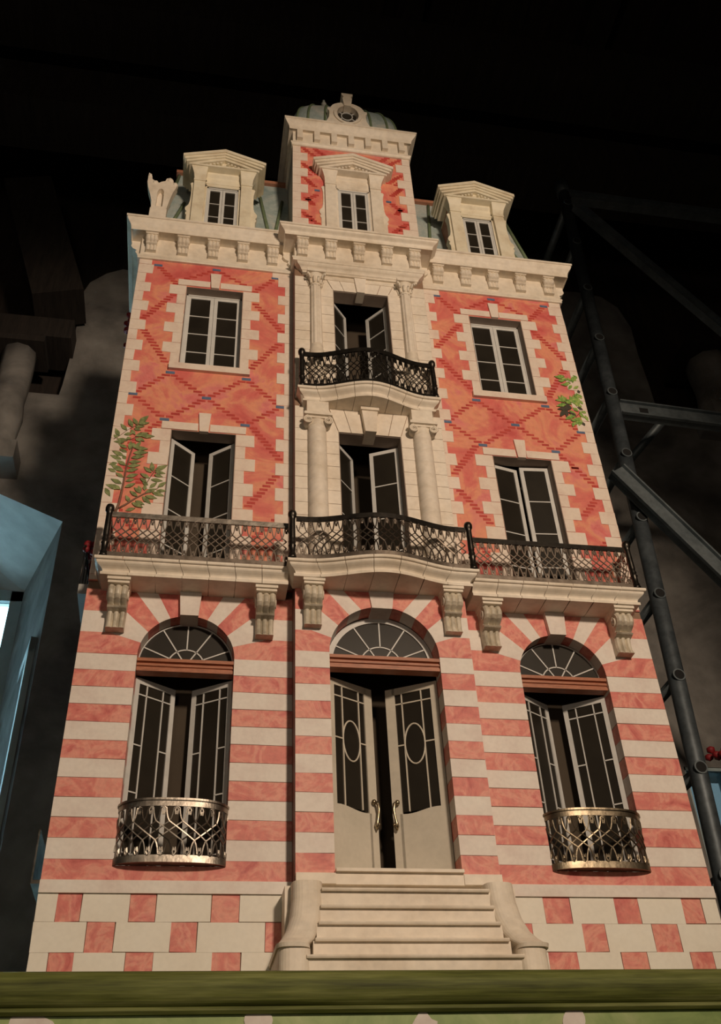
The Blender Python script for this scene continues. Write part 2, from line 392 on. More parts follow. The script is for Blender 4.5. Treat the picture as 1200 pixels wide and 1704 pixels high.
# ================================================================== THE MODEL HOUSE
H = tag(empty('dollhouse', (0, 0, HB)), 'tall wooden model townhouse with pink striped facade, balconies and dormers', 'dollhouse')
CX = .391                       # centre of each wing
AR = .0945; AZ = .5735          # wing arch radius and springing
CAR = .112                      # centre arch
CY = -.046                      # face of the centre bay
XC = .180
DEP = .60
TH = .032                       # wall thickness / reveal depth
courses = [.139 + i * (.5735 - .139) / 12 for i in range(13)]

# ---- carcass
b = MB()
b.box(-.598, -.585, TH, DEP, ZP, 1.95).box(.585, .598, TH, DEP, ZP, 1.95).box(-.598, .598, DEP - .015, DEP, ZP, 1.95)
for z in (ZP + .005, .715, 1.30, 1.935): b.box(-.585, .585, TH, DEP - .015, z, z + .012)
b.obj('carcass', 'sidewall', H)
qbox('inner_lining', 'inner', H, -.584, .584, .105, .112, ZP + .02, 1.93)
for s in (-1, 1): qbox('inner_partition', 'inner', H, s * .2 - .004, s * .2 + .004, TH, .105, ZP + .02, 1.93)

# ---- ground floor: striped courses, voussoirs, base blocks
def stone(parent, poly, mt, y0, y1, name):
    return MB().plate(poly, [], y0, y1).obj(name, mt, parent)
def ground(side):
    s = side
    if s:  # wing
        cx, r, x_out, x_in, yf = s * CX, AR, s * .6, s * (XC - .004), 0.0
    else:
        cx, r, x_out, x_in, yf = 0, CAR, -XC, XC, CY
    xl, xr = min(x_out, x_in), max(x_out, x_in)
    yb = yf + (TH if s else .040)
    g = .0004
    # backing that fills the joints
    op = [(cx - r - .0012, .163)] + [(cx - r - .0012, AZ)] + [(cx + (r + .0012) * math.cos(a), AZ + (r + .0012) * math.sin(a)) for a in [PI - PI * i / 24 for i in range(1, 24)]] + [(cx + r + .0012, AZ), (cx + r + .0012, .163)]
    if not s: op[0] = (op[0][0], .124); op[-1] = (op[-1][0], .124)
    wall = MB().plate([(xl + .001, ZP), (xr - .001, ZP), (xr - .001, .74), (xl + .001, .74)], [op], yf + .0012, yb - .001).obj('ground_wall', 'joint', H)
    y1 = yb
    for i in range(12):
        z0, z1 = courses[i], courses[i + 1]
        mt = 'red2' if i % 2 == 0 else 'white'
        if s and i == 0:
            stone(wall, [(xl, z0 + g), (xr, z0 + g), (xr, z1 - g), (cx + r, z1 - g), (cx + r, .165), (cx - r, .165), (cx - r, z1 - g), (xl, z1 - g)], mt, yf, y1, 'stone_course')
            continue
        for a, bb in ((xl, cx - r), (cx + r, xr)):
            e = .0006
            stone(wall, [(a, z0 + g + jit(e)), (bb, z0 + g + jit(e)), (bb, z1 - g + jit(e)), (a, z1 - g + jit(e))], mt, yf + jit(.0003), y1, 'stone_course')
    # arch stones
    ztop = .722
    def ap(deg): return (cx + r * math.cos(math.radians(deg)), AZ + r * math.sin(math.radians(deg)))
    def aarc(d0, d1): return [ap(d0 + (d1 - d0) * k / 5) for k in range(6)]
    D = [180, 163, 146, 128, 113, 101]
    rr = r / AR
    for m_ in (-1, 1):
        def mm(p): return p if m_ == -1 else (2 * cx - p[0], p[1])
        xe = (xl if m_ == -1 else 2 * cx - xr)
        w = cx - r - xe                    # pier width
        z_a, z_b = .621, .670
        kx = lambda f: xe + w * f
        polys = [
            ('red2', aarc(D[0], D[1]) + [(kx(.48), z_a), (xe, z_a), (xe, AZ)]),
            ('white', aarc(D[1], D[2]) + [(kx(.74), z_b), (xe, z_b), (xe, z_a), (kx(.48), z_a)]),
            ('red2', aarc(D[2], D[3]) + [(kx(.74) - .0 + .012, ztop), (xe, ztop), (xe, z_b), (kx(.74), z_b)]),
            ('white', aarc(D[3], D[4]) + [(cx - .068 * rr, ztop), (kx(.74) + .012, ztop)]),
            ('red2', aarc(D[4], D[5]) + [(cx - .021 * rr, ztop), (cx - .068 * rr, ztop)]),
        ]
        for mt, p in polys:
            c = (sum(q[0] for q in p) / len(p), sum(q[1] for q in p) / len(p))
            p = [(q[0] + (c[0] - q[0]) * .006, q[1] + (c[1] - q[1]) * .006) if 0 else q for q in p]
            stone(wall, [mm(q) for q in p], mt, yf + jit(.0003), y1, 'voussoir')
    k0, k1 = ap(101), ap(79)
    b = MB(); yo = yf - .012 if s else yf - .004
    hw = .0225 * rr
    b.plate([(k0[0], k0[1] - .003), (k1[0], k1[1] - .003), (cx + hw, ztop), (cx - hw, ztop)], [], yo, y1); b.obj('keystone', 'white', wall)
    # base
    if s:
        MB().plate([(xl, .118), (xr, .118), (xr, .139), (xl, .139)], [], yf - .006, yb).obj('string_course', 'white', wall)
        rows = [(.073, .118), (.026, .073), (-.021, .026), (ZP - .0, -.021)]
        if s < 0:
            R = [[-.568, -.529, -.451, -.408, -.317, -.270], [-.516, -.471, -.381, -.338, -.226, -.193], [-.569, -.530, -.450, -.406, -.312, -.265], [-.52, -.475, -.38, -.335, -.226, -.193]]
        else:
            R = [[.268, .317, .401, .447, .531, .570], [.225, .240, .332, .375, .463, .513], [.262, .315, .395, .444, .524, .567], [.225, .24, .332, .375, .463, .513]]
        for (z0, z1), xs in zip(rows, R):
            xs = [xl] + xs + [xr]
            for k in range(len(xs) - 1):
                red = (k % 2 == 1)
                e = .0009
                stone(wall, [(xs[k] + g, z0 + g + (jit(e) if z0 > ZP else 0)), (xs[k + 1] - g, z0 + g + (jit(e) if z0 > ZP else 0)), (xs[k + 1] - g + jit(e), z1 - g), (xs[k] + g + jit(e), z1 - g)], 'red2' if red else 'base_white', yf - .0022 + (.0008 if red else 0), yf + .01, 'base_block')
    else:
        for a, bb in ((xl, cx - r), (cx + r, xr)):
            stone(wall, [(a, .121), (bb, .121), (bb, .139), (a, .139)], 'cream', yf - .010, y1, 'pier_base')
        MB().box(xl, xr, yf, .0, ZP, .121).obj('stair_backing', 'cream', wall)
        MB().box(-CAR, CAR, yf - .008, .03, .1205, .1405).box(-CAR, CAR, yf - .015, .03, .1405, .146).obj('threshold', 'cream', wall)
    return wall
gl, gc, gr = ground(-1), ground(0), ground(1)
for s in (-1, 1):  # cheeks of the projecting centre bay
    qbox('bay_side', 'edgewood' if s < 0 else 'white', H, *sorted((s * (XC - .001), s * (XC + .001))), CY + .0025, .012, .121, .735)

# ---- upper wing walls
grid = [1.7435 - .0379 * n for n in range(-1, 30)]
WZ = [(1.4005, 1.704), (.760, 1.179)]
LIN = [1.7085, 1.1805]
def upper(s):
    def X(x): return x * s            # x measured outward from the centre line, positive
    xi, xo = XC - .004, .6
    poly = [(X(xi), .742), (X(xo), .742), (X(xo), 1.815), (X(xi), 1.815)]
    holes = [[(X(CX - .0755), a), (X(CX + .0755), a), (X(CX + .0755), bz), (X(CX - .0755), bz)] for a, bz in WZ]
    wall = MB().plate(poly, holes, 0, TH - .002).obj('wing_wall', 'red', H)
    P = -.0012
    def blk(x0, x1, z0, z1, mt='quoin', nm='quoin_stone', y0=P, y1=.004):
        g = .0004; e = .0007
        a, c = sorted((X(x0), X(x1)))
        return stone(wall, [(a + g, z0 + g + jit(e)), (c - g + jit(e), z0 + g + jit(e)), (c - g + jit(e), z1 - g), (a + g, z1 - g)], mt, y0 + jit(.0002), y1, nm)
    # wall-edge quoins
    zs = [1.806] + [z for z in grid if .745 < z < 1.8] + [.745]
    for i in range(len(zs) - 1):
        wide = (i % 2 == 1)
        if i == 0: blk(.565, xo, zs[1], zs[0]); blk(xi, .238, zs[1], zs[0]); continue
        blk(.5595 if wide else .5765, xo, zs[i + 1], zs[i])
        blk(xi, .2215 if wide else .2025, zs[i + 1], zs[i])
    # window surrounds
    for wi, (a, bz) in enumerate(WZ):
        lz = LIN[wi]
        blk(CX - .099, CX - .0135, lz, lz + .0235, nm='lintel_stone', y0=-.0024); blk(CX + .0135, CX + .099, lz, lz + .0235, nm='lintel_stone', y0=-.0024)
        stone(wall, [(X(CX - .0105), lz - .0035), (X(CX + .0105), lz - .0035), (X(CX + .0145), lz + .056), (X(CX - .0145), lz + .056)][::s], 'quoin', -.0055, .004, 'keystone')
        st = .0379 if wi == 0 else .0374
        z = lz - .001; k = 0
        while z > a + .006:
            z2 = max(z - st, a)
            wd = .121 if k % 2 == 0 else .0985
            if wd > .12: ww = wd + jit(.0015)
            else: ww = wd
            blk(CX + .0755, CX + ww, z2, z); blk(CX - ww, CX - .0755, z2, z)
            z = z2; k += 1
        # lining of the reveal
        m_ = MB(); x0, x1 = CX - .0755, CX + .0755
        a0, a1 = sorted((X(x0), X(x1)))
        m_.box(a0, a0 + .0012, -.0008, TH, a, bz).box(a1 - .0012, a1, -.0008, TH, a, bz).box(a0, a1, -.0008, TH, bz - .0012, bz)
        m_.obj('reveal_lining', 'reveal', wall)
        if wi == 0:
            a0, a1 = sorted((X(CX - .1015), X(CX + .0985)))
            MB().plate([(a0, 1.3795), (a1, 1.3795), (a1, 1.4), (a0, 1.4)], [], -.009, TH).obj('window_sill', 'quoin', wall)
    # diamond lattice of painted bricks
    V = {'a': (.548, 1.782), 'b': (.391, 1.788), 'c': (.229, 1.779), 'd': (.484, 1.370), 'e': (.297, 1.370), 'f': (.566, 1.286), 'g': (.391, 1.292), 'h': (.211, 1.283), 'i': (.485, 1.210), 'j': (.295, 1.212)}
    for p in V.values():
        bk = MB().box(-.011, .011, -.0009, .002, -.0042, .0042).obj('blue_brick', 'blue', wall, (X(p[0]), 0, p[1]), fix=False)
    runs = [(V['a'], (.493, 1.712)), (V['b'], (.468, 1.738)), (V['b'], (.316, 1.738)), (V['c'], (.284, 1.712)),
            ((.500, 1.665), (.567, 1.562)), ((.568, 1.527), (.500, 1.408)), ((.280, 1.660), (.212, 1.562)), ((.212, 1.520), (.286, 1.412)),
            (V['d'], V['f']), (V['d'], V['g']), (V['e'], V['g']), (V['e'], V['h']), (V['f'], V['i']), (V['g'], V['i']), (V['g'], V['j']), (V['h'], V['j']),
            (V['i'], (.526, 1.160)), ((.526, 1.160), (.569, 1.105)), ((.569, 1.072), (.523, 1.010)), ((.275, 1.205), (.213, 1.112)), ((.213, 1.068), (.281, .965)), ((.56, .93), (.525, .88)), ((.22, .93), (.27, .87))]
    for ri, ((x0, z0), (x1, z1)) in enumerate(runs):
        n = max(2, round(abs(z1 - z0) / .0104))
        isb0, isb1 = (x0, z0) in V.values(), (x1, z1) in V.values()
        for k in range(1 if isb0 else 0, n if isb1 else n + 1):
            t = k / n
            if ri >= 17:
                xx, zq = X(x0 + (x1 - x0) * t) + jit(.0012), z0 + (z1 - z0) * t + jit(.0006)
                REST.box(xx - .0093, xx + .0093, -.0006, .002, zq - .0033, zq + .0033); continue
            o = put('brick', BR[random.randrange(3)], wall, (X(x0 + (x1 - x0) * t) + jit(.0012), 0, z0 + (z1 - z0) * t + jit(.0006)))
    return wall
BR = []; REST = MB()
for w in (.0092, .0102, .0085):
    BR.append(MB().box(-w, w, -.0006, .002, -.0033, .0033).mesh('brick', 'brick'))
ul, ur = upper(-1), upper(1)
REST.obj('lower_bricks', 'brick', H, fix=False)['kind'] = 'stuff'

# ---- centre bay, upper storeys (ashlar)
holes = [[(-.0755, a), (.0755, a), (.0755, bz), (-.0755, bz)] for a, bz in ((1.29, 1.7015), (.757, 1.1765))]
CU = CY + .006                     # face -.040
cu = MB().plate([(-XC, .742), (XC, .742), (XC, 1.815), (-XC, 1.815)], holes, CU, CU + .036).obj('centre_wall', 'joint', H)
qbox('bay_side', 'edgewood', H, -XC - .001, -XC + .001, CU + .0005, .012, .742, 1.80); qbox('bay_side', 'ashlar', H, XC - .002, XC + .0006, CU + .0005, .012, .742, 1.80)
hz = [1.749, 1.709, 1.6725, 1.636, 1.5995, 1.5635, 1.528, 1.493, 1.457, 1.4205, 1.384, 1.3475, 1.3105, 1.28]
lz = [1.254, 1.217, 1.1805, 1.1435, 1.1055, 1.067, 1.030, .9945, .956, .919, .882, .845, .808, .771, .744]
def ash(x0, x1, z0, z1):
    g = .0005
    MB().box(x0 + g, x1 - g, CU - .0012 + jit(.0003), CU + .004, z0 + g, z1 - g).obj('ashlar_block', 'ashlar', cu, fix=False)
for L_ in (hz, lz):
    for i in range(len(L_) - 1):
        xin = .0755 if L_[i] < (1.71 if L_ is hz else 1.19) else None
        for s in (-1, 1):
            a, bq = sorted((s * .126, s * XC)); ash(a, bq, L_[i + 1], L_[i])
            if xin is None: continue
            a, bq = sorted((s * .0755, s * .126)); ash(a, bq, L_[i + 1], L_[i])
# flat arches
def flat_arch(zb, zt, kw0, kw1, ky, fan):
    xs0 = [-.0755, -.045, -kw0]; xs1 = [-.0755 - fan, -.0615, -kw1]
    for s in (-1, 1):
        for i in range(2):
            p = [(s * xs0[i], zb), (s * xs0[i + 1], zb), (s * xs1[i + 1], zt), (s * xs1[i], zt)]
            cxm = sum(q[0] for q in p) / 4
            p = [(q[0] + math.copysign(.0007, cxm - q[0]), q[1]) for q in p]
            MB().plate(p, [], CU - .0025, CU + .03).obj('flat_arch_stone', 'ashlar', cu)
    for s in (-1, 1): MB().plate([(s * .0762, zb), (s * .126, zb), (s * .126, zt), (s * (.0762 + fan), zt)], [], CU - .0012, CU + .004).obj('spandrel_stone', 'ashlar', cu)
    MB().plate([(-kw0, zb - .004), (kw0, zb - .004), (kw1, zt), (-kw1, zt)], [], ky, CU + .03).obj('keystone', 'ashlar', cu)
    if zb < 1.4: MB().box(-kw1 - .002, kw1 + .002, ky - .004, CU, zt - .012, zt).obj('keystone_cap', 'cream', cu)
flat_arch(1.1765, 1.252, .0135, .0205, CU - .018, .022)
flat_arch(1.7015, 1.757, .0105, .0165, CU - .008, .022)
for a, bz in ((1.29, 1.7015), (.757, 1.1765)):
    m_ = MB(); m_.box(-.0755, -.0743, CU - .0005, CU + .04, a, bz).box(.0743, .0755, CU - .0005, CU + .04, a, bz).box(-.0755, .0755, CU + .001, CU + .04, bz - .0012, bz)
    m_.obj('reveal_lining', 'reveal', cu)

# ---- columns
def column(x, lower):
    if lower:
        zb, zt_, r = .757, 1.178, .0232
        prof = [(r * 1.28, 0), (r * 1.28, .012), (r * 1.15, .014), (r * 1.22, .020), (r * 1.12, .026), (r * 1.02, .030)]
        z = .030; hh = .0375
        while z < zt_ - zb - .003:
            z1 = min(z + hh, zt_ - zb - .002)
            k = 1 - .05 * z / (zt_ - zb)
            prof += [(r * k, z + .0006), (r * k, z1 - .0006), (r * k * .975, z1)]; z = z1
        c = MB().lathe(prof, 20).obj('column', 'ashlar', H, (x, CU - .003, zb))
        # ionic capital
        k = MB(); hz_ = zt_ - zb
        k.lathe([(r * .93, hz_ - .004), (r * 1.0, hz_), (r * 1.03, hz_ + .008), (r * 1.0, hz_ + .018)], 18)
        for s in (-1, 1):
            sp = []
            for i in range(30):
                a = i / 29 * 4.6 * PI; rad = .0112 * (1 - i / 34)
                sp.append((s * (.0235 + rad * math.cos(a) * .0 + rad * math.sin(a)), -.0235, hz_ + .009 + rad * math.cos(a)))
            k.tube(sp, [.0028 * (1 - i / 45) for i in range(30)], 6)
            k.lathe([(.0001, -.0215), (.0105, -.0215), (.0085, 0), (.0105, .018)], 14, (s * .0235, 0, hz_ + .009), axis='y')
        k.box(-.024, .024, -.024, .012, hz_ + .0155, hz_ + .0225)
        k.obj('capital', 'cream', c)
        MB().box(-.0335, .0335, -.030, .012, hz_ + .0215, hz_ + .0285).box(-.0315, .0315, -.027, .012, hz_ + .0285, hz_ + .033).obj('abacus', 'cream', c)
        MB().box(-.0262, .0262, -.022, .012, hz_ + .033, 1.2504 - zb).obj('impost_block', 'cream', c)
    else:
        zb, zt_, r = 1.30, 1.712, .0168
        n = 40; rings = []
        levels = [(0.16, 1.0), (.40, .98), (.41, .96), (.42, .98), (.62, .95), (.63, .92), (.64, .95), (.82, .91), (1.0, .88)]
        v = []; f = []
        for t, k in levels:
            for j in range(n):
                a = 2 * PI * j / n; rr = r * k * (1 - (.07 if j % 4 in (1, 2) else 0))
                v.append((rr * math.cos(a), rr * math.sin(a), t * (zt_ - zb)))
        for i in range(len(levels) - 1):
            for j in range(n):
                f.append((i * n + j, i * n + (j + 1) % n, (i + 1) * n + (j + 1) % n, (i + 1) * n + j))
        c = MB().add(v, f).obj('column', 'ashlar', H, (x, CU - .003, zb))
        MB().lathe([(.0001, 0), (.0215, 0), (.0215, .10), (.0195, .104), (.0195, .122), (.0212, .126), (.0205, .134), (.0182, .139), (.0190, .146), (.0172, .155), (.0165, .165), (r * 1.0, .167)], 18).obj('column_base', 'cream', c)
        hz_ = zt_ - zb
        k = MB().lathe([(r * .9, hz_ - .012), (r * 1.02, hz_ - .010), (r * .92, hz_ - .006), (r * .95, hz_ + .008), (r * 1.15, hz_ + .022), (r * 1.45, hz_ + .031), (.001, hz_ + .031)], 20)
        for i in range(10):
            a = 2 * PI * i / 10; ca, sa = math.cos(a), math.sin(a)
            pts = [(ca * q, sa * q, hz_ + w) for q, w in ((r * .98, -.004), (r * 1.02, .008), (r * 1.22, .016), (r * 1.38, .015))]
            k.tube(pts, [.003, .0036, .003, .0018], 5)
        for sx, sy in ((-1, -1), (1, -1)):
            for i in range(2):
                k.tube([(sx * r * .9, sy * r * .9, hz_ + .012), (sx * r * 1.15, sy * r * 1.15, hz_ + .024), (sx * r * 1.4, sy * r * 1.35, hz_ + .025), (sx * r * 1.35, sy * r * 1.35, hz_ + .017)], [.003, .0035, .0035, .0025], 6)
        k.obj('capital', 'cream', c)
        MB().box(-.025, .025, -.026, .012, hz_ + .030, hz_ + .040).obj('abacus', 'cream', c)
for s in (-1, 1): column(s * .1275, True); column(s * .124, False)

# ---- consoles (shared meshes)
def console(w, h, d, name, cap=True, nu=13, bm_='bracket'):
    """fluted scroll bracket: back at y=0, top at z=0, projecting to -y"""
    pr = [(.90, -.12), (.92, -.17), (1.0, -.24), (1.04, -.31), (1.0, -.38), (.88, -.44), (.66, -.49), (.50, -.525), (.62, -.54), (.68, -.565), (.62, -.59), (.42, -.62), (.38, -.70), (.38, -.80), (.40, -.90), (.44, -.95), (.44, -1.0)]
    b = MB(); v = []
    for o, z in pr:
        for j in range(nu):
            u = j / (nu - 1); fl = abs(math.sin(u * 3 * PI)) ** .6
            deep = .10 if z > -.5 else .13
            if -.62 < z < -.52 or z < -.95: deep = .02
            v.append(((u - .5) * w * .86 * (1 - .10 * (-z)), -d * (o - deep * (1 - fl)), z * h))
    f = [(i * nu + j, i * nu + j + 1, (i + 1) * nu + j + 1, (i + 1) * nu + j) for i in range(len(pr) - 1) for j in range(nu - 1)]
    k = len(v)
    for o, z in pr:
        for sx in (-1, 1): v.append((sx * w * .43 * (1 - .10 * (-z)), 0, z * h))
    for i in range(len(pr) - 1):
        f.append((i * nu, (i + 1) * nu, k + (i + 1) * 2, k + i * 2)); f.append((i * nu + nu - 1, k + i * 2 + 1, k + (i + 1) * 2 + 1, (i + 1) * nu + nu - 1))
    last = (len(pr) - 1) * nu
    f.append(tuple(range(last, last + nu)) + (k + 2 * len(pr) - 1, k + 2 * len(pr) - 2))
    b.add(v, f)
    c = MB().box(-w * .46, w * .46, -d * 1.02, 0, -h * .13, -h * .07).box(-w * .5, w * .5, -d * 1.1, 0, -h * .07, 0)
    vols = []
    for sx in (-1, 1):
        vol = MB(); vols.append(vol)
        pts = []
        for i in range(18):
            a = i / 17 * 3.2 * PI; rad = h * .13 * (1 - i / 24)
            pts.append((sx * w * .435, -d * .62 + rad * math.sin(a) * .9, -h * .30 + rad * math.cos(a)))
        vol.tube(pts, h * .018, 5)
    me = b.mesh(name, bm_); mc = c.mesh(name + '_cap', 'cream'); mv = [q.mesh('volute', 'cream') for q in vols]
    import bmesh
    for q in (me, mc, *mv):
        bm = bmesh.new(); bm.from_mesh(q); bmesh.ops.recalc_face_normals(bm, faces=bm.faces); bm.to_mesh(q); bm.free()
    return me, mc, mv
def place(cons, name, loc):
    o = put(name, cons[0], H, loc); put('bracket_cap', cons[1], o); [put('volute', q, o) for q in cons[2]]; return o
big = console(.046, .098, .052, 'balcony_bracket')
for x in (-.534, -.239, .239, .534): place(big, 'balcony_bracket', (x, 0.0005, .7185))
bigc = console(.045, .095, .040, 'balcony_bracket')
for x in (-.1455, .1455): place(bigc, 'balcony_bracket', (x, CY + .0005, .7205))
small = console(.036, .060, .026, 'cornice_bracket', nu=10, bm_='cream')
for s in (-1, 1):
    for x in (.5735, .4875, .4045, .322, .239): place(small, 'cornice_bracket', (s * x, 0, 1.893))
for i in range(5): place(small, 'cornice_bracket', (-.160 + i * .080, CU - .005, 1.888))
# profile ends of the friezes
for s in (-1, 1):
    for x, y, z, d in ((.600, .012, 1.893, .030), (XC, CU + .03, 1.888, .030)):
        b = MB(); hh = .06
        pr = [(0, 0), (d, 0), (d * .95, -.012), (d, -.022), (d * .8, -.032), (d * .45, -.038), (d * .55, -.046), (d * .35, -.056), (0, -.06)]
        v = [(s * (x + o), y + w, z + q) for w in (0, .03) for o, q in pr]; k = len(pr)
        b.add(v, [tuple(range(k)), tuple(range(2 * k - 1, k - 1, -1))] + [(i, (i + 1) % k, k + (i + 1) % k, k + i) for i in range(k)])
        b.obj('side_bracket', 'cream', H)

# ---- cornices
def cyma(o0, z0, o1, z1, n=7, k=1.0):
    out = []
    for i in range(n + 1):
        t = i / n; e = t - math.sin(2 * PI * t) / (2 * PI) * k
        out.append((o0 + (o1 - o0) * e, z0 + (z1 - z0) * t))
    return out
def cornice(path, zf0, zs, zt_, oc0, oc1, name):
    prof = [(-.012, zf0)] + [(.006, zf0), (.006, zf0 + .006), (.008, zf0 + .008), (.008, zf0 + .014), (.003, zf0 + .018), (.001, zf0 + .021)] + [(.001, zs), (oc0 - .004, zs), (oc0, zs - .0035), (oc0, zs + .004)] + cyma(oc0 + .001, zs + .006, oc1 - .003, zt_ - .008) + [(oc1, zt_ - .007), (oc1, zt_), (-.012, zt_ + .004)]
    return MB().sweep(prof, path).obj(name, 'cream', H)
cornice([(-.6, DEP), (-.6, 0), (-XC, 0)], 1.8005, 1.893, 1.937, .031, .0465, 'wing_cornice')
cornice([(XC, 0), (.6, 0), (.6, DEP)], 1.8005, 1.893, 1.937, .031, .0465, 'wing_cornice')
cornice([(-XC, .02), (-XC, CU - .005), (XC, CU - .005), (XC, .02)], 1.8065, 1.888, 1.918, .031, .0475, 'centre_cornice')
# fill boards above the cornices
qbox('cornice_top', 'cream', H, -.6, .6, -.02, DEP, 1.930, 1.941); qbox('cornice_top', 'cream', H, -XC, XC, CU - .02, 0, 1.905, 1.921)
# entablature below the centre cornice
prof = [(-.01, 1.757), (.010, 1.757), (.010, 1.762), (.013, 1.764)] + cyma(.014, 1.765, .026, 1.782, 5) + [(.028, 1.783), (.028, 1.788), (.004, 1.792), (.004, 1.8066), (-.01, 1.8066)]
MB().sweep(prof, [(-.150, .0), (-.150, CU), (.150, CU), (.150, .0)]).obj('entablature', 'cream', H)
MB().box(-.150, .150, CU - .004, CU + .01, 1.742, 1.758).obj('architrave', 'cream', cu)

# ---- balconies
def ybump(x, half, y0, d): return y0 - (d * .5 * (1 + math.cos(PI * x / half)) if abs(x) < half else 0)
def slab(name, x0, x1, yfun, z0, z1, ywall, ends, n_st, joints=None):
    """moulded slab of separate stones. ends=(left moulded, right moulded)"""
    prof = [(0.016, z0)] + [(.014, z0), (.014, z0 + .0065), (.0175, z0 + .009)] + [(.0175 - o, z) for o, z in cyma(0, z0 + .0095, .013, z1 - .0075, 7)] + [(.001, z1 - .0065), (0, z1 - .005), (0, z1)]
    core = MB(); N = 24
    root = MB().box(x0 + .03, x1 - .03, ywall - .022, ywall, z0 + .004, z1 - .004).obj(name, 'cream', H)
    js = joints or [x0 + (x1 - x0) * i / n_st for i in range(n_st + 1)]
    def X(x, off):
        t = (x - x0) / (x1 - x0)
        return x + (off * (1 - t) if ends[0] else 0) - (off * t if ends[1] else 0)
    for a, b_ in zip(js[:-1], js[1:]):
        b = MB(); k = 7; v = []
        aa, bb = a + (.0006 if a > x0 else 0), b_ - (.0006 if b_ < x1 else 0)
        pp = prof + [(None, z1), (None, z0)]
        q = len(pp)
        for i in range(k + 1):
            x = aa + (bb - aa) * i / k
            for o, z in pp:
                v.append((X(x, o), yfun(x) + o, z) if o is not None else (X(x, 0 if z == z1 else .016), ywall, z))
        f = [(i * q + j, (i + 1) * q + j, (i + 1) * q + (j + 1) % q, i * q + (j + 1) % q) for i in range(k) for j in range(q)]
        f += [tuple(range(q)), tuple(range(k * q + q - 1, k * q - 1, -1))]
        b.add(v, f); b.obj('slab_stone', 'cream', root)
    return root
midf = lambda x: ybump(x, .165, -.105, .032)
upf = lambda x: ybump(x, .145, -.079, .034)
slab('balcony_slab', -.586, -.196, lambda x: -.075, .7185, .754, .001, (True, False), 7)
slab('balcony_slab', .196, .586, lambda x: -.075, .7185, .754, .001, (False, True), 7)
slab('balcony_slab', -.2015, .2015, midf, .7205, .7555, CY + .002, (True, True), 7)
slab('balcony_slab', -.177, .177, upf, 1.250, 1.2865, CU + .002, (True, True), 8)

def lattice(path, L, z0, z1, p, r, tm=(.06, .91)):
    """open scrollwork band; path(s)->(x, y), 0<=s<=L"""
    b = MB(); h = z1 - z0
    def P(s, t, off=0):
        t = tm[0] + (tm[1] - tm[0]) * t
        x, y = path(min(max(s, 0), L), t); return (x, y + off, z0 + h * t)
    n = max(3, round(L / p)); p = L / n
    run = max(1, round(.30 * h / p))
    for k in range(-run - 1, n + 2):
        for dr in (1, -1):
            pts = [(k + .02, .16), (k - .04, .05), (k - .24, .02), (k - .38, .09), (k - .32, .18), (k - .19, .165), (k - .20, .11)][::-1]
            pts += [(k + .10, .24)]
            for i in range(5): pts.append((k + .22 + (run + .06) * i / 4, .31 + .38 * i / 4))
            q = k + run + .5
            pts += [(q - .10, .76), (q - .02, .84), (q + .04, .95), (q + .24, .98), (q + .38, .91), (q + .32, .82), (q + .19, .835), (q + .20, .89)]
            pts = [(u * p, t) for u, t in pts]
            if dr < 0: pts = [((2 * k + run + .5) * p - u, t) for u, t in pts]
            seg = []
            for q_ in pts + [None]:
                if q_ is not None and -.0005 <= q_[0] <= L + .0005: seg.append(q_)
                else:
                    if len(seg) > 1: b.tube([P(u, t, .0004 * dr) for u, t in seg], r, 4, caps=False, sm=False)
                    seg = []
    return b
def band(path, L, z0, z1, t0, t1, th, n=32):
    b = MB(); v = []
    for i in range(n + 1):
        x, y = path(L * i / n, (t0 + t1) / 2)
        x2, y2 = path(min(L, L * (i + .5) / n), (t0 + t1) / 2); x1, y1 = path(max(0, L * (i - .5) / n), (t0 + t1) / 2)
        d = Vector((x2 - x1, y2 - y1)).normalized(); nx, ny = d.y, -d.x
        za, zb = z0 + (z1 - z0) * t0, z0 + (z1 - z0) * t1
        for o, z in ((th, za), (th, zb), (-th * .6, zb), (-th * .6, za)): v.append((x + nx * o, y + ny * o, z))
    f = [(i * 4 + j, (i + 1) * 4 + j, (i + 1) * 4 + (j + 1) % 4, i * 4 + (j + 1) % 4) for i in range(n) for j in range(4)] + [(0, 1, 2, 3), (n * 4 + 3, n * 4 + 2, n * 4 + 1, n * 4)]
    return b.add(v, f)
def railing(name, path, L, z0, z1, p, mt, caps='iron', rtop=.0026):
    root = band(path, L, z0, z1, .0, .09, .0012).obj(name, mt, H)
    band(path, L, z0, z1, .885, 1.0, .0022).obj('handrail', caps, root)
    lattice(path, L, z0, z1, p, .0014).obj('scrollwork', mt, root)
    return root
def post(x, y, z, h, parent, mt='iron'):
    r = .0072
    pr = [(.0001, 0), (r * 1.25, 0), (r * 1.25, .05), (r * 1.0, .07), (r * 1.1, .10), (r * .85, .13), (r * .95, .25), (r * 1.15, .27), (r * .8, .30), (r * 1.05, .34), (r * .8, .38), (r * .95, .42), (r * .85, .80), (r * .95, .86), (r * 1.25, .88), (r * 1.3, .94), (r * 1.05, .985), (.0001, 1.0)]
    MB().lathe([(a, b * h) for a, b in pr], 12, (x, y, z)).obj('railing_post', mt, parent)
def fpath(x0, x1, yfun, lean=0): return lambda s, t=.5: (x0 + s, yfun(x0 + s) - lean * t)
rl = railing('balcony_railing', fpath(-.563, -.197, lambda x: -.070), .366, .757, .868, .0172, 'bronze', 'silver')
rr_ = railing('balcony_railing', fpath(.197, .560, lambda x: -.070), .363, .757, .864, .0172, 'bronze', 'iron')
rm = railing('balcony_railing', fpath(-.184, .184, lambda x: midf(x) + .005), .368, .7585, .866, .0172, 'bronze', 'iron')
ru = railing('balcony_railing', fpath(-.160, .160, lambda x: upf(x) + .006), .320, 1.288, 1.409, .0155, 'iron', 'iron')
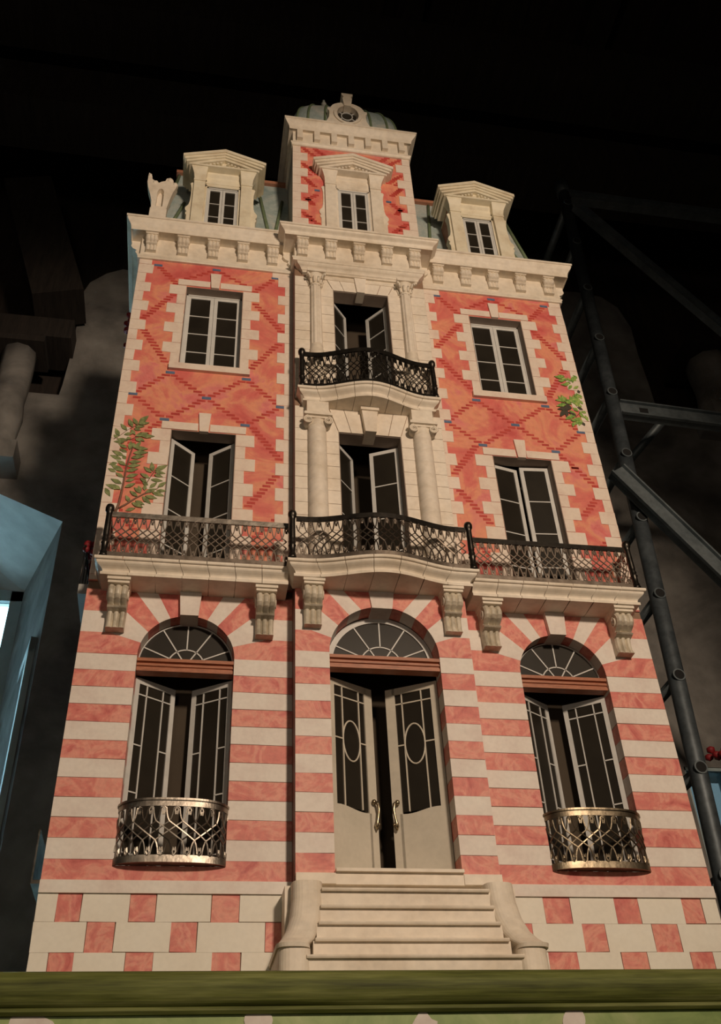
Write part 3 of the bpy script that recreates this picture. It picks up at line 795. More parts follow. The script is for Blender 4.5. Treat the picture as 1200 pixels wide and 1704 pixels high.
post(-.570, -.067, .754, .135, rl); post(.570, -.067, .754, .130, rr_)
for s in (-1, 1): post(s * .192, -.099, .7555, .126, rm); post(s * .166, -.071, 1.2865, .135, ru)
# side returns of the outer railings
for s, root in ((-1, rl), (1, rr_)):
    pth = lambda q, t=.5, s=s: (s * .566, -.062 + q)
    lattice(pth, .06, .757, .866, .0172, .00095).obj('scrollwork', 'bronze', root)
    band(pth, .06, .757, .866, .9, 1.0, .002, 4).obj('handrail', 'iron', root)

# ---- window guards on the ground floor
for s, mt in ((-1, 'silver'), (1, 'brassy')):
    hw = .0945
    def gp(q, t=.5, s=s):
        a = q / .215 * 2 - 1
        d = (.020 + .017 * t) * (1 - abs(a) ** 2.6)
        return (s * CX + hw * (math.sin(a * 1.25) / math.sin(1.25)), -.0015 - d)
    root = band(gp, .215, .1645, .270, .0, .115, .0010, 40).obj('window_guard', mt, H)
    band(gp, .215, .1645, .270, .87, .985, .0010, 40).obj('guard_top_band', mt, root)
    band(gp, .215, .1645, .270, .965, 1.0, .0030, 40).obj('handrail', mt, root)
    lattice(gp, .215, .1645, .270, .0195, .0014, (.09, .885)).obj('scrollwork', mt, root)
    n = 20
    bot = [gp(.215 * i / n, 0) for i in range(n + 1)]
    v = [(x, y + .001, .1660) for x, y in bot] + [(s * CX - hw, .002, .1660), (s * CX + hw, .002, .1660)]
    MB().add(v, [tuple(range(n + 1)) + (n + 2, n + 1)]).obj('guard_floor', mt, root, fix=False)

# ---- casements
def casement(name, hx, hy, z0, z1, w, side, ang, rows, mt='frame', st=.0095, top=.010, parent=None, style='plain', th=.006, mun=.0030):
    """leaf hinged at (hx, hy); side=+1 extends to +x, -1 to -x; opens inward by ang degrees"""
    h = z1 - z0; sg = side
    b = MB()
    def bx(u0, u1, za, zb, y0=0, y1=th):
        a, c = sorted((sg * u0, sg * u1)); b.box(a, c, y0, y1, za, zb)
    stf = st * (1.35 if style == 'door' else 1.0); bx(0, st, 0, h); bx(w - stf, w, 0, h); bx(st, w - st, 0, top); bx(st, w - st, h - top, h)
    panes = []
    if style == 'plain':
        for i in range(rows):
            a = top + (h - 2 * top) * i / rows; c = top + (h - 2 * top) * (i + 1) / rows
            if i: bx(st, w - st, a - mun / 2, a + mun / 2, .0008, th - .001)
            panes.append((st, w - st, a, c))
    else:
        lo = top if style == 'grid' else h * .345
        x1, x2 = st + (w - 2 * st) * .25, st + (w - 2 * st) * .76
        zt1 = h - top - .022; zb1 = lo + .022
        for u in (x1, x2): bx(u - mun / 2, u + mun / 2, lo, h - top, .0008, th - .001)
        bx(st, w - st, zt1 - mun / 2, zt1 + mun / 2, .0008, th - .001)
        if style == 'grid':
            bx(st, w - st, zb1 - mun / 2, zb1 + mun / 2, .0008, th - .001)
            zz = [zb1 + (zt1 - zb1) * .36, zb1 + (zt1 - zb1) * .66]
            for q in zz:
                bx(st, x1, q - mun / 2, q + mun / 2, .0008, th - .001); bx(x2, w - st, q - mun / 2, q + mun / 2, .0008, th - .001)
            for u0, u1 in ((st, x1), (x2, w - st)):
                for a, c in ((lo, zb1), (zb1, zz[0]), (zz[0], zz[1]), (zz[1], zt1), (zt1, h - top)): panes.append((u0, u1, a, c))
            for a, c in ((lo, zb1), (zb1, zt1), (zt1, h - top)): panes.append((x1, x2, a, c))
        else:   # door: oval light, solid bottom
            zm = lo + (zt1 - lo) * .60; rx, rz_ = (x2 - x1) / 2, .042
            for u0, u1 in ((st, x1), (x2, w - st)):
                bx(u0, u1, zm - mun / 2, zm + mun / 2, .0008, th - .001)
                for a, c in ((lo, zm), (zm, zt1), (zt1, h - top)): panes.append((u0, u1, a, c))
            panes += [(x1, x2, lo, zt1), (x1, x2, zt1, h - top)]
            ov = [(sg * ((x1 + x2) / 2 + rx * math.cos(2 * PI * i / 28)), .002, zm + rz_ * math.sin(2 * PI * i / 28)) for i in range(29)]
            b.tube(ov, .0019, 5, caps=False)
            # solid lower panel with a curved top edge
            n = 10; crv = [(sg * (st + (w - 2 * st) * i / n), lo - .002 + .003 * math.sin(PI * (i / n) * 1.6 + .9)) for i in range(n + 1)]
            poly = [(sg * st, top), (sg * (w - st), top)] + crv[::-1]
            b.plate(poly, [], .0, th)
    o = b.obj(name, mt, parent or H, (hx, hy, z0), math.radians(ang) * sg)
    for u0, u1, a, c in panes:
        p, q = sorted((sg * u0, sg * u1))
        MB().box(p, q, th * .45, th * .55 + .0006, a, c).obj('pane', 'pane', o, fix=False)
    return o
def frame3(x0, x1, z0, z1, y, mt, parent, t=.004, d=.008, bottom=False):
    b = MB().box(x0, x0 + t, y, y + d, z0, z1).box(x1 - t, x1, y, y + d, z0, z1).box(x0, x1, y, y + d, z1 - t, z1)
    if bottom: b.box(x0, x1, y, y + d, z0, z0 + t)
    return b.obj('window_frame', mt, parent)
for s in (-1, 1):
    c = s * CX; x0, x1 = c - .0742, c + .0742
    a, z1 = WZ[0]
    frame3(x0, x1, a, z1 - .001, TH - .008, 'frame', H)
    for sd_, hx in ((1, x0 + .003), (-1, x1 - .003)):
        casement('casement', hx, TH - .006, a, z1 - .004, .0708, sd_, 0, 4)
    a, z1 = WZ[1]
    AN = (40, 38) if s < 0 else (13, 4)
    for sd_, hx, an in ((1, x0 + .001, AN[0]), (-1, x1 - .001, AN[1])):
        casement('casement', hx, TH - .008, a, z1 - .006, .0725, sd_, an, 4, st=.0095)
for (a, z1, an) in ((1.29, 1.695, (50, 50)), (.760, 1.170, (50, 24))):
    for sd_, hx, q in ((1, -.0735, an[0]), (-1, .0735, an[1])):
        casement('casement', hx, CU + .030, a, z1, .0715, sd_, q, 5 if a > 1.2 else 4, st=.009)

# ---- ground floor windows, door, transoms and fanlights
def transom(cx, r, y, zb=.543):
    b = MB(); x0, x1 = cx - r + .0005, cx + r - .0005
    pr = [(.022, zb), (.0, zb), (0, zb + .0065), (.003, zb + .0075), (.003, zb + .0105), (.0, zb + .0115), (0.0, zb + .0150), (.003, zb + .0158), (.003, zb + .0185), (-.003, zb + .0200), (-.003, zb + .027), (.022, zb + .027)]
    v = [(x, y + o, z) for x in (x0, x1) for o, z in pr]; k = len(pr)
    b.add(v, [tuple(range(k)), tuple(range(2 * k - 1, k - 1, -1))] + [(i, (i + 1) % k, k + (i + 1) % k, k + i) for i in range(k)])
    return b.obj('transom_bar', 'wood', H)
def fanlight(cx, r, y, fr, frz=None):
    zc = AZ - .002; b = MB()
    ri = r - fr
    ring = arc(cx, zc, r, 0, PI, 28) + arc(cx, zc, ri, PI, 0, 28)
    b.plate(ring, [], y, y + .008)
    hub = .38 * r
    b.plate(arc(cx, zc, hub + .0013, 0, PI, 18) + arc(cx, zc, hub - .0013, PI, 0, 18), [], y + .001, y + .006)
    for d in (24, 58, 90, 122, 156):
        a = math.radians(d); r0 = hub if d in (24, 90, 156) else hub * .45
        p0 = (cx + r0 * math.cos(a), zc + r0 * math.sin(a)); p1 = (cx + (ri + .001) * math.cos(a), zc + (ri + .001) * math.sin(a))
        n = (-math.sin(a) * .0013, math.cos(a) * .0013)
        b.plate([(p0[0] - n[0], p0[1] - n[1]), (p1[0] - n[0], p1[1] - n[1]), (p1[0] + n[0], p1[1] + n[1]), (p0[0] + n[0], p0[1] + n[1])], [], y + .001, y + .006)
    o = b.obj('fanlight', 'frame', H)
    D = [0, 24, 58, 90, 122, 156, 180]
    for d0, d1 in zip(D[:-1], D[1:]):
        a0, a1 = math.radians(d0), math.radians(d1)
        MB().plate(arc(cx, zc, ri, a0, a1, 6) + arc(cx, zc, hub, a1, a0, 4), [], y + .003, y + .0045).obj('pane', 'pane', o)
    MB().plate(arc(cx, zc, hub, 0, PI, 12), [], y + .003, y + .0045).obj('pane', 'pane', o)
for s, an in ((-1, (33, 33)), (1, (33, 33))):
    c = s * CX
    transom(c, AR, .006); fanlight(c, AR, TH - .002, .0022)
    for sd_, hx, q in ((1, c - AR + .0015, an[0]), (-1, c + AR - .0015, an[1])):
        casement('casement', hx, TH - .004, .166, .541, .0915, sd_, q, 0, st=.0095, top=.012, style='grid', mun=.0026)
transom(0, CAR, CY + .004); fanlight(0, CAR, CY + .040, .0115)
doors = []
for sd_, hx, q in ((1, -CAR + .0015, 28), (-1, CAR - .0015, 28)):
    d = casement('door_leaf', hx, CY + .038, .146, .541, .109, sd_, q, 0, 'doorpaint', st=.0145, top=.014, style='door', mun=.0026, th=.007)
    doors.append(d)
    # lever pull: two lobes and a slender waisted bar
    u = sd_ * (.109 - .0072); b = MB()
    zz = .128
    pts = [(u - sd_ * .004, -.006, zz + .026), (u, -.0105, zz + .022), (u + sd_ * .0015, -.0115, zz + .010), (u - sd_ * .0005, -.0105, zz - .004), (u - sd_ * .002, -.009, zz - .014), (u - sd_ * .002, -.0075, zz - .020), (u - sd_ * .001, -.005, zz - .027)]
    b.tube(pts, [.0040, .0034, .0027, .0022, .0034, .0042, .0016], 8)
    b.lathe([(.0001, -.0050), (.0030, -.0042), (.0046, -.0015), (.0046, .0015), (.0030, .0042), (.0001, .0050)], 12, (u - sd_ * .005, -.0055, zz + .026))
    b.lathe([(.0001, -.004), (.0026, -.003), (.0034, 0), (.0026, .003), (.0001, .004)], 10, (u + sd_ * .003, -.007, zz - .016))
    b.tube([(u - sd_ * .004, -.006, zz + .026), (u - sd_ * .004, .001, zz + .026)], .0020, 6); b.tube([(u - sd_ * .002, -.008, zz - .018), (u - sd_ * .002, .001, zz - .018)], .0020, 6)
    b.obj('door_handle', 'brass', d)

# ---- stair
st = MB().box(-.138, .138, CY - .046, CY, ZP, .074).obj('stair', 'cream', H)
T = [(.103, -.094, .137), (.074, -.101, .140), (.046, -.110, .145), (.018, -.121, .152), (-.0105, -.137, .168)]
for z, y, hx in T:
    z0 = z - .0285 if z > 0 else ZP
    MB().box(-hx - .008, hx + .008, y + .006, CY, z0, z - .004).obj('step', 'cream', st)
    b = MB(); pr = [(0, z - .0055), (-.001, z - .003), (0, z - .0005), (.004, z), (.06, z), (.06, z - .0055)]
    v = [(x, min(y + o, CY), q) for x in (-hx - .005, hx + .005) for o, q in pr]; k = len(pr)
    b.add(v, [tuple(range(k)), tuple(range(2 * k - 1, k - 1, -1))] + [(i, (i + 1) % k, k + (i + 1) % k, k + i) for i in range(k)])
    b.obj('step_nosing', 'cream', st)
def lerp(tab, z):
    for (a, va), (b_, vb) in zip(tab[:-1], tab[1:]):
        if a >= z >= b_:
            t = (a - z) / (a - b_); return va + (vb - va) * t
    return tab[-1][1] if z < tab[-1][0] else tab[0][1]
def cheek(s, z_list, xi_t, xo_t, yf_t, nm, mt='cream'):
    b = MB(); v = []; m_ = 14
    for z in z_list:
        xi, xo, yf = lerp(xi_t, z), lerp(xo_t, z), lerp(yf_t, z)
        ring = [(xo, CY + .05)]
        ro = min(.022, (xo - xi) * .5)
        for i in range(m_ + 1):
            a = PI * i / m_
            ex = math.copysign(abs(math.cos(a)) ** .7, math.cos(a))
            ring.append(((xi + xo) / 2 + (xo - xi) / 2 * ex, yf + ro - ro * math.sin(a) ** .8))
        ring.append((xi, CY + .05))
        v += [(s * x, y, z) for x, y in ring]
    q = m_ + 3; n = len(z_list)
    f = [(i * q + j, i * q + (j + 1) % q, (i + 1) * q + (j + 1) % q, (i + 1) * q + j) for i in range(n - 1) for j in range(q)]
    f += [tuple(range(q)), tuple(range((n - 1) * q + q - 1, (n - 1) * q - 1, -1))]
    return b.add(v, f).obj(nm, mt, st)
ZL = [.116, .1, .085, .07, .055, .042, .032, .024, .017, .012, .008, .005]
xi_t = [(.116, .1385), (.085, .1390), (.055, .1425), (.032, .150), (.017, .158), (.005, .169)]
xo_t = [(.116, .1895), (.085, .1895), (.055, .1935), (.032, .2015), (.017, .2105), (.005, .2185)]
yf_t = [(.116, -.090), (.085, -.096), (.055, -.104), (.032, -.113), (.017, -.124), (.005, -.140)]
for s in (-1, 1):
    cheek(s, ZL, xi_t, xo_t, yf_t, 'stair_cheek')
    cheek(s, [.006, .0045, .0010, .0000], [(.006, .167), (0, .1655)], [(.006, .2195), (0, .2185)], [(.006, -.1425), (0, -.141)], 'cheek_lip')
    cheek(s, [.0005, -.02, ZP], [(.0005, .165), (ZP, .164)], [(.0005, .2155), (ZP, .2160)], [(.0005, -.137), (ZP, -.138)], 'cheek_drum')
    qbox('cheek_side', 'cream', st, *(sorted((s * .176, s * .199))), CY - .01, -.001, ZP, .1165)

# ---- tower
TY = -.041
tw = MB().plate([(-.185, 1.93), (.185, 1.93), (.185, 2.46), (-.185, 2.46)], [[(-.054, 1.935), (.047, 1.935), (.047, 2.185), (-.054, 2.185)]], TY + .0008, TY + .012).obj('tower_wall', 'red', H)
b = MB().box(-.184, -.176, TY + .01, .30, 1.93, 2.46).box(.176, .184, TY + .01, .30, 1.93, 2.46).box(-.184, .184, .292, .30, 1.93, 2.46); b.obj('tower_shell', 'sidewall', tw)
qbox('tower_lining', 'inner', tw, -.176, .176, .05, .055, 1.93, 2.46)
for s in (-1, 1): qbox('tower_side', 'sidewall', tw, *(sorted((s * .1845, s * .1862))), TY + .004, .30, 1.93, 2.40)
tz = [2.402] + [2.358 - .0427 * i for i in range(10)] + [1.93]
for i in range(len(tz) - 1):
    for s in (-1, 1):
        wide = i % 2 == 1
        a, c = sorted((s * (.140 if wide else .1615), s * .1865))
        stone(tw, [(a, tz[i + 1] + .0005), (c, tz[i + 1] + .0005 + jit(.0005)), (c, tz[i] - .0005), (a, tz[i] - .0005)], 'quoin', TY - .0014, TY + .006, 'quoin_stone')
prof = [(-.01, 2.392), (.005, 2.392), (.005, 2.400), (.008, 2.404), (.008, 2.410), (.001, 2.416), (.001, 2.474), (.011, 2.474), (.013, 2.471), (.013, 2.478)] + cyma(.014, 2.480, .027, 2.506, 6) + [(.030, 2.507), (.030, 2.514), (-.02, 2.520)]
MB().sweep(prof, [(-.185, .32), (-.185, TY), (.185, TY), (.185, .32)]).obj('tower_cornice', 'cream', H)
qbox('cornice_top', 'cream', H, -.19, .19, TY, .32, 2.508, 2.518)
for i in range(7):
    x = -.1645 + i * .0548
    qbox('modillion', 'cream', H, x - .0092, x + .0092, TY - .014, TY + .001, 2.424, 2.4742)
# painted bricks on the tower
b = MB()
def twrun(x0, z0, x1, z1):
    n = max(2, round(abs(z1 - z0) / .0085))
    for k in range(n + 1):
        t = k / n; x = x0 + (x1 - x0) * t + jit(.002); z = z0 + (z1 - z0) * t
        b.box(x - .009, x + .009, TY - .0004, TY + .002, z - .003, z + .003)
for s in (-1, 1):
    twrun(s * .155, 2.388, s * .105, 2.335); twrun(s * .115, 2.39, s * .09, 2.362); twrun(s * .156, 2.30, s * .112, 2.25); twrun(s * .150, 2.225, s * .12, 2.185)
    twrun(s * .118, 2.14, s * .158, 2.085); twrun(s * .155, 2.045, s * .115, 2.00); twrun(s * .145, 2.12, s * .125, 2.09); twrun(s * .152, 2.265, s * .135, 2.245)
    for z in (2.03, 2.01): b.box(s * .14 - .012, s * .14 + .012, TY - .0004, TY + .002, z - .003, z + .003)
o = b.obj('tower_bricks', 'brick', tw, fix=False); o['kind'] = 'stuff'
for x, z in ((-.112, 2.165), (.106, 2.150)):
    qbox('blue_brick', 'blue', tw, x - .008, x + .008, TY - .0006, TY + .002, z - .0042, z + .0042)

# tower dome (rounded zinc roof)
dm = MB(); v = []; nu, nv = 40, 12
def se(c, e): return math.copysign(abs(c) ** e, c)
DZ, DH, DXr, DYr, DYc = 2.515, .262, .192, .165, .140
def domept(a, ph, k=1.0):
    return (DXr * k * se(math.cos(ph), .38) * se(math.cos(a), .36), DYc + DYr * k * se(math.cos(ph), .38) * se(math.sin(a), .36), DZ + DH * se(math.sin(ph), .62) * (1 + (k - 1)))
for i in range(nv + 1):
    ph = PI / 2 * i / nv
    for j in range(nu): v.append(domept(2 * PI * j / nu, ph))
dm.add(v, [(i * nu + j, i * nu + (j + 1) % nu, (i + 1) * nu + (j + 1) % nu, (i + 1) * nu + j) for i in range(nv) for j in range(nu)], True)
dome = dm.obj('dome_roof', 'zinc', H)
for a_ in (-PI / 2 - .38, -PI / 2 + .38, -PI / 2 - .80, -PI / 2 + .80, -PI / 2 - .08, -PI / 2 + .08):
    MB().tube([domept(a_, PI / 2 * i / 14, 1.0) for i in range(14)], .0045, 6).obj('dome_rib', 'rib', dome)
MB().lathe([(.0001, -.03), (.010, -.028), (.010, .004), (.005, .008), (.008, .016), (.0095, .022), (.006, .030), (.0035, .034), (.0052, .040), (.004, .046), (.0001, .048)], 12, (-.072, .02, 2.758)).obj('finial', 'zinc', H)
# oculus
oy = TY - .004; oc = MB()
def osym(pts): return pts + [(-x, z) for x, z in reversed(pts)]
rO, zO = .058, 2.622
outer = [(-.086, 2.515), (-.080, 2.545), (-.070, 2.566), (-.063, 2.588), (-.061, 2.612), (-.0615, 2.628), (-.066, 2.634), (-.066, 2.646), (-.056, 2.648)] + [(-.056 * math.cos(a), 2.645 + .045 * math.sin(a)) for a in (.25, .5, .75, 1.0, 1.2)]
poly = osym(outer)
hole = [(.036 * math.cos(2 * PI * i / 28), 2.612 + .050 * math.sin(2 * PI * i / 28)) for i in range(28)]
oc.plate(poly, [hole], oy, oy + .030)
oculus = oc.obj('oculus', 'cream', H, (-.0045, 0, 0))
MB().plate([(.047 * math.cos(2 * PI * i / 28), 2.614 + .060 * math.sin(2 * PI * i / 28)) for i in range(28)], [hole], oy - .005, oy + .002).obj('oculus_moulding', 'cream', oculus)
MB().plate([(-.0115, 2.655), (.0115, 2.655), (.016, 2.700), (.012, 2.712), (.019, 2.722), (.019, 2.732), (-.019, 2.732), (-.019, 2.722), (-.012, 2.712), (-.016, 2.700)], [], oy - .010, oy + .022).obj('oculus_keystone', 'cream', oculus)
MB().plate([(-.05, 2.515), (.05, 2.515), (.042, 2.545), (.018, 2.552), (0, 2.562), (-.018, 2.552), (-.042, 2.545)], [], oy - .006, oy).obj('oculus_foot', 'cream', oculus)
b = MB(); pc = 2.628
E_ = lambda k, n=28: [(.036 * k * math.cos(2 * PI * i / n), pc + .044 * k * math.sin(2 * PI * i / n)) for i in range(n)]
b.plate(E_(1.0), [E_(.90)], oy + .013, oy + .019).plate(E_(.55), [E_(.47)], oy + .013, oy + .019)
for d in (35, 90, 145, 215, 325):
    a = math.radians(d); c, s_ = math.cos(a), math.sin(a); n = (-s_ * .0014, c * .0014)
    q0 = (.036 * .5 * c, pc + .044 * .5 * s_); q1 = (.036 * .93 * c, pc + .044 * .93 * s_)
    b.plate([(q0[0] - n[0], q0[1] - n[1]), (q1[0] - n[0], q1[1] - n[1]), (q1[0] + n[0], q1[1] + n[1]), (q0[0] + n[0], q0[1] + n[1])], [], oy + .013, oy + .019)
b.obj('oculus_window', 'frame', oculus)
MB().plate(E_(1.02), [], oy + .016, oy + .0195).obj('pane', 'pane', oculus)

# ---- mansard roofs
for s in (-1, 1):
    xo0, xo1, xi = .575, .535, .185
    y0, y1, z0, z1 = .030, .120, 1.935, 2.405
    v = [(s * xo0, y0, z0), (s * xi, y0, z0), (s * xi, y1, z1), (s * xo1, y1, z1), (s * xo0, DEP - .03, z0), (s * xi, DEP - .03, z0), (s * xi, DEP - .12, z1), (s * xo1, DEP - .12, z1)]
    rf = MB().add(v, [(0, 1, 2, 3), (4, 7, 6, 5), (0, 3, 7, 4), (1, 5, 6, 2), (3, 2, 6, 7), (0, 4, 5, 1)]).obj('mansard_roof', 'zinc', H)
    def on(x, t): return (s * x, y0 + (y1 - y0) * t - .002, z0 + (z1 - z0) * t)
    for a, c in (((.285, .98), (.238, .05)), ((.238, .05), (.205, .75)), ((.57, .03), (.534, .98)), ((.55, .02), (.505, .55))):
        MB().tube([on(*a), on(*c)], .0055, 6).obj('roof_rib', 'rib', rf)
    a, c = sorted((s * xi, s * (xo1 + .008)))
    qbox('ridge_flashing', 'ridge', H, a, c, y1 - .012, y1 + .05, z1 - .002, z1 + .012)

# ---- dormers
def dormer(cx, dy, dz, cmt, cheek_mt, gy=0):
    z0 = 1.935 - dz if False else 1.925
    e = MB().box(-.084, -.0500, -.0085 - gy, .10, z0 - dz, 2.20).box(.0500, .084, -.0085 - gy, .10, z0 - dz, 2.20).box(-.084, .084, -.0085 - gy, .10, 2.168, 2.235)
    o = e.obj('dormer', cmt, H, (cx, dy, dz))
    qbox('dormer_cheek', cheek_mt, o, -.0852, -.0835, 0.0, .10, z0 - dz, 2.22); qbox('dormer_cheek', cheek_mt, o, .0835, .0852, 0.0, .10, z0 - dz, 2.22)
    # moulded architrave
    b = MB()
    for t, y in ((.0545, -.009), (.0505, -.0115)):
        zt_ = 2.164 + (t - .0465)
        b.box(-t, -.0465, y, .02, z0 - dz, zt_).box(.0465, t, y, .02, z0 - dz, zt_).box(-t, t, y, .02, 2.164, zt_)
    b.obj('architrave', cmt, o)
    # pilasters with flared capitals
    for s in (-1, 1):
        b = MB(); a, c = sorted((s * .053, s * .0855)); b.box(a, c, -.020, .0, z0 - dz, 2.176)
        a, c = sorted((s * .0515, s * .087)); b.box(a, c, -.0225, 0, 2.174, 2.180)
        lv = [(2.180, .0525, .086, -.021), (2.190, .0522, .0865, -.022), (2.202, .0515, .088, -.026), (2.212, .050, .0915, -.031), (2.220, .0485, .0950, -.035), (2.226, .0485, .0965, -.0365), (2.234, .0485, .0965, -.0365)]
        v = []
        for z, xa, xb, y in lv: v += [(s * xa, y, z), (s * xb, y, z), (s * xb, .0, z), (s * xa, .0, z)]
        n = len(lv)
        b.add(v, [(i * 4 + j, i * 4 + (j + 1) % 4, (i + 1) * 4 + (j + 1) % 4, (i + 1) * 4 + j) for i in range(n - 1) for j in range(4)] + [(0, 1, 2, 3), tuple(n * 4 - 1 - k for k in range(4))])
        b.obj('pilaster', cmt, o)
        # side volute
        pts = [(.0850, z0 - dz), (.0985, z0 - dz), (.0985, 2.010), (.1015, 2.014), (.1015, 2.022), (.0985, 2.026), (.103, 2.034), (.104, 2.044), (.1005, 2.052), (.0955, 2.060), (.0925, 2.078), (.0915, 2.11), (.0915, 2.14), (.094, 2.158), (.096, 2.166), (.092, 2.172), (.0850, 2.172)]
        MB().plate([(s * x, z) for x, z in pts], [], -.012, .012).obj('side_volute', cmt, o)
    # frieze
    prof = [(-.01, 2.180), (.010, 2.180), (.011, 2.186), (.008, 2.188), (.008, 2.206)] + cyma(.009, 2.208, .018, 2.222, 4) + [(.019, 2.234), (-.01, 2.234)]
    MB().sweep(prof, [(-.052, 0), (.052, 0)]).obj('frieze', cmt, o)
    # pediment: stepped raking mouldings run back over the dormer
    b = MB()
    def rake(hx, zl, za, th_l, y0, y1):
        b.plate([(-hx, zl - th_l), (-hx, zl), (0, za), (hx, zl), (hx, zl - th_l), (0, za - th_l - .002)][::-1], [], y0, y1)
    rake(.1235, 2.262, 2.310, .012, -.050, .055); rake(.1185, 2.2515, 2.299, .010, -.046, .055); rake(.1125, 2.2425, 2.289, .008, -.042, .055); rake(.1040, 2.2350, 2.281, .010, -.038, .055)
    ped_ = b.obj('pediment', cmt, o)
    MB().plate([(-.100, 2.228), (.100, 2.228), (.100, 2.233), (0, 2.278), (-.100, 2.233)], [], -.026, .055).obj('tympanum', cmt, o)
    MB().plate([(-.1015, 2.226), (.1015, 2.226), (.1015, 2.2335), (-.1015, 2.2335)], [], -.040, .055).obj('pediment_base', cmt, o)
    d = MB()
    for i in range(-6, 7):
        if i == 0: continue
        x = i * .0105; z = 2.265 - abs(x) * .43
        d.box(x - .003, x + .003, -.035, -.026, z - .006, z + .001)
    d.obj('dentils', cmt, o)
    # window
    wz0, wz1 = 1.925 - dz, 2.164
    frame3(-.0465, .0465, wz0, wz1, -.0075 - gy, 'frame', o, t=.004)
    for sd_, hx in ((1, -.0435), (-1, .0435)):
        casement('casement', hx, -.0055 - gy, wz0 + .03, wz1 - .005, .0430, sd_, 0, 3, st=.007, top=.007, parent=o, mun=.0022)
    return o
dormer(-CX, 0, 0, 'cream2', 'cream2'); dormer(CX, 0, 0, 'cream2', 'ridge'); dormer(-.0035, -.031, .017, 'cream', 'cream', .0045)

# ---- corner ornament on the left cornice
b = MB()
pts = [(-.588, 1.935), (-.549, 1.935), (-.549, 2.022), (-.546, 2.03), (-.541, 2.07), (-.534, 2.11), (-.527, 2.135), (-.524, 2.150), (-.530, 2.160), (-.537, 2.158), (-.538, 2.172), (-.547, 2.182), (-.557, 2.176), (-.560, 2.163), (-.570, 2.158), (-.578, 2.150), (-.584, 2.160), (-.592, 2.160), (-.598, 2.166), (-.602, 2.190), (-.610, 2.196), (-.611, 2.150), (-.606, 2.12), (-.598, 2.09), (-.592, 2.06), (-.590, 2.025)]
nic = [(-.578, 2.035), (-.559, 2.035)] + [(-.5685 + .0095 * math.cos(a), 2.10 + .022 * math.sin(a)) for a in (0, .5, 1.0, PI / 2, 2.1, 2.6, PI)]
b.plate(pts, [nic], -.012, .012); orn = b.obj('corner_ornament', 'cream', H)
MB().plate([(x * 1.0, z) for x, z in nic], [], .004, .011).obj('niche', 'cream', orn)
MB().box(-.592, -.545, -.016, .016, 1.935, 2.020).obj('ornament_base', 'cream', orn)
for x, z, r in ((-.531, 2.152, .0085), (-.547, 2.170, .0105), (-.590, 2.152, .0075), (-.606, 2.183, .0065)):
    MB().lathe([(.0001, -.015), (r * .7, -.014), (r, -.008), (r, .008), (.0001, .010)], 12, (x, 0, z), axis='y').obj('scroll_boss', 'cream', orn)

# ---- painted plants
def leaf_mesh(l, w, mt):
    pr = [(0, .08), (.18, .6), (.42, 1.0), (.68, .72), (.88, .3), (1, .03)]
    v = []
    for t, k in pr: v += [(l * t, -.0004 - .0003 * k, w * k / 2), (l * t, -.0004 - .0003 * k, -w * k / 2)]
    v2 = [(x, .0012, z) for x, y, z in v]; n = len(v)
    f = [(i * 2, i * 2 + 1, i * 2 + 3, i * 2 + 2) for i in range(len(pr) - 1)]
    f += [tuple(n + j for j in reversed(q)) for q in f]
    for i in range(len(pr) - 1):
        f.append((i * 2, i * 2 + 2, n + i * 2 + 2, n + i * 2)); f.append((i * 2 + 1, n + i * 2 + 1, n + i * 2 + 3, i * 2 + 3))
    return MB().add(v + v2, f).mesh('painted_leaf', mt)
LM = {k: [leaf_mesh(.034, .0115, k), leaf_mesh(.028, .0100, k), leaf_mesh(.023, .0090, k)] for k in ('leafA', 'leafB', 'leafC')}
def leaf(parent, x, z, ang, kind, big_=None):
    o = put('painted_leaf', LM[kind][random.randrange(3) if big_ is None else big_], parent, (x, -.0015 - random.random() * .0012, z))
    o.rotation_euler = (0, -ang, 0)
def leafpx(parent, org, sc, pts, kind):
    for (x0, y0, x1, y1) in pts:
        a = bY(org[0] + x0 * sc, org[1] + y0 * sc, -.001); c = bY(org[0] + x1 * sc, org[1] + y1 * sc, -.001)
        l = math.hypot(c[0] - a[0], c[1] - a[1])
        o = put('painted_leaf', LM[kind][1], parent, (a[0], -.0015 - random.random() * .0012, a[1]))
        o.rotation_euler = (0, -math.atan2(c[1] - a[1], c[0] - a[0]), 0); o.scale = (l / .028, 1, min(1.55, max(.95, l / .024)))
def stempx(parent, org, sc, pts, r0, r1):
    q = [bY(org[0] + x * sc, org[1] + y * sc, -.001) for x, y in pts]; n = len(q)
    MB().tube([(x, -.0005, z) for x, z in q], [r0 + (r1 - r0) * i / (n - 1) for i in range(n)], 6).obj('painted_stem', 'stem', parent)
O1, S1 = (160, 690), .116667
stempx(ul, O1, S1, [(270, 1400), (320, 1280), (360, 1120), (395, 940), (430, 760), (480, 580), (520, 470)], .0036, .0016)
stempx(ul, O1, S1, [(300, 1345), (420, 1280), (560, 1190), (680, 1130), (800, 1090), (890, 1045)], .0028, .0012)
stempx(ul, O1, S1, [(700, 1010), (750, 930), (800, 850), (830, 810)], .0014, .0009); stempx(ul, O1, S1, [(250, 350), (340, 300), (450, 220), (590, 140), (640, 100)], .0014, .0009); stempx(ul, O1, S1, [(480, 360), (540, 330), (640, 300)], .0012, .0008)
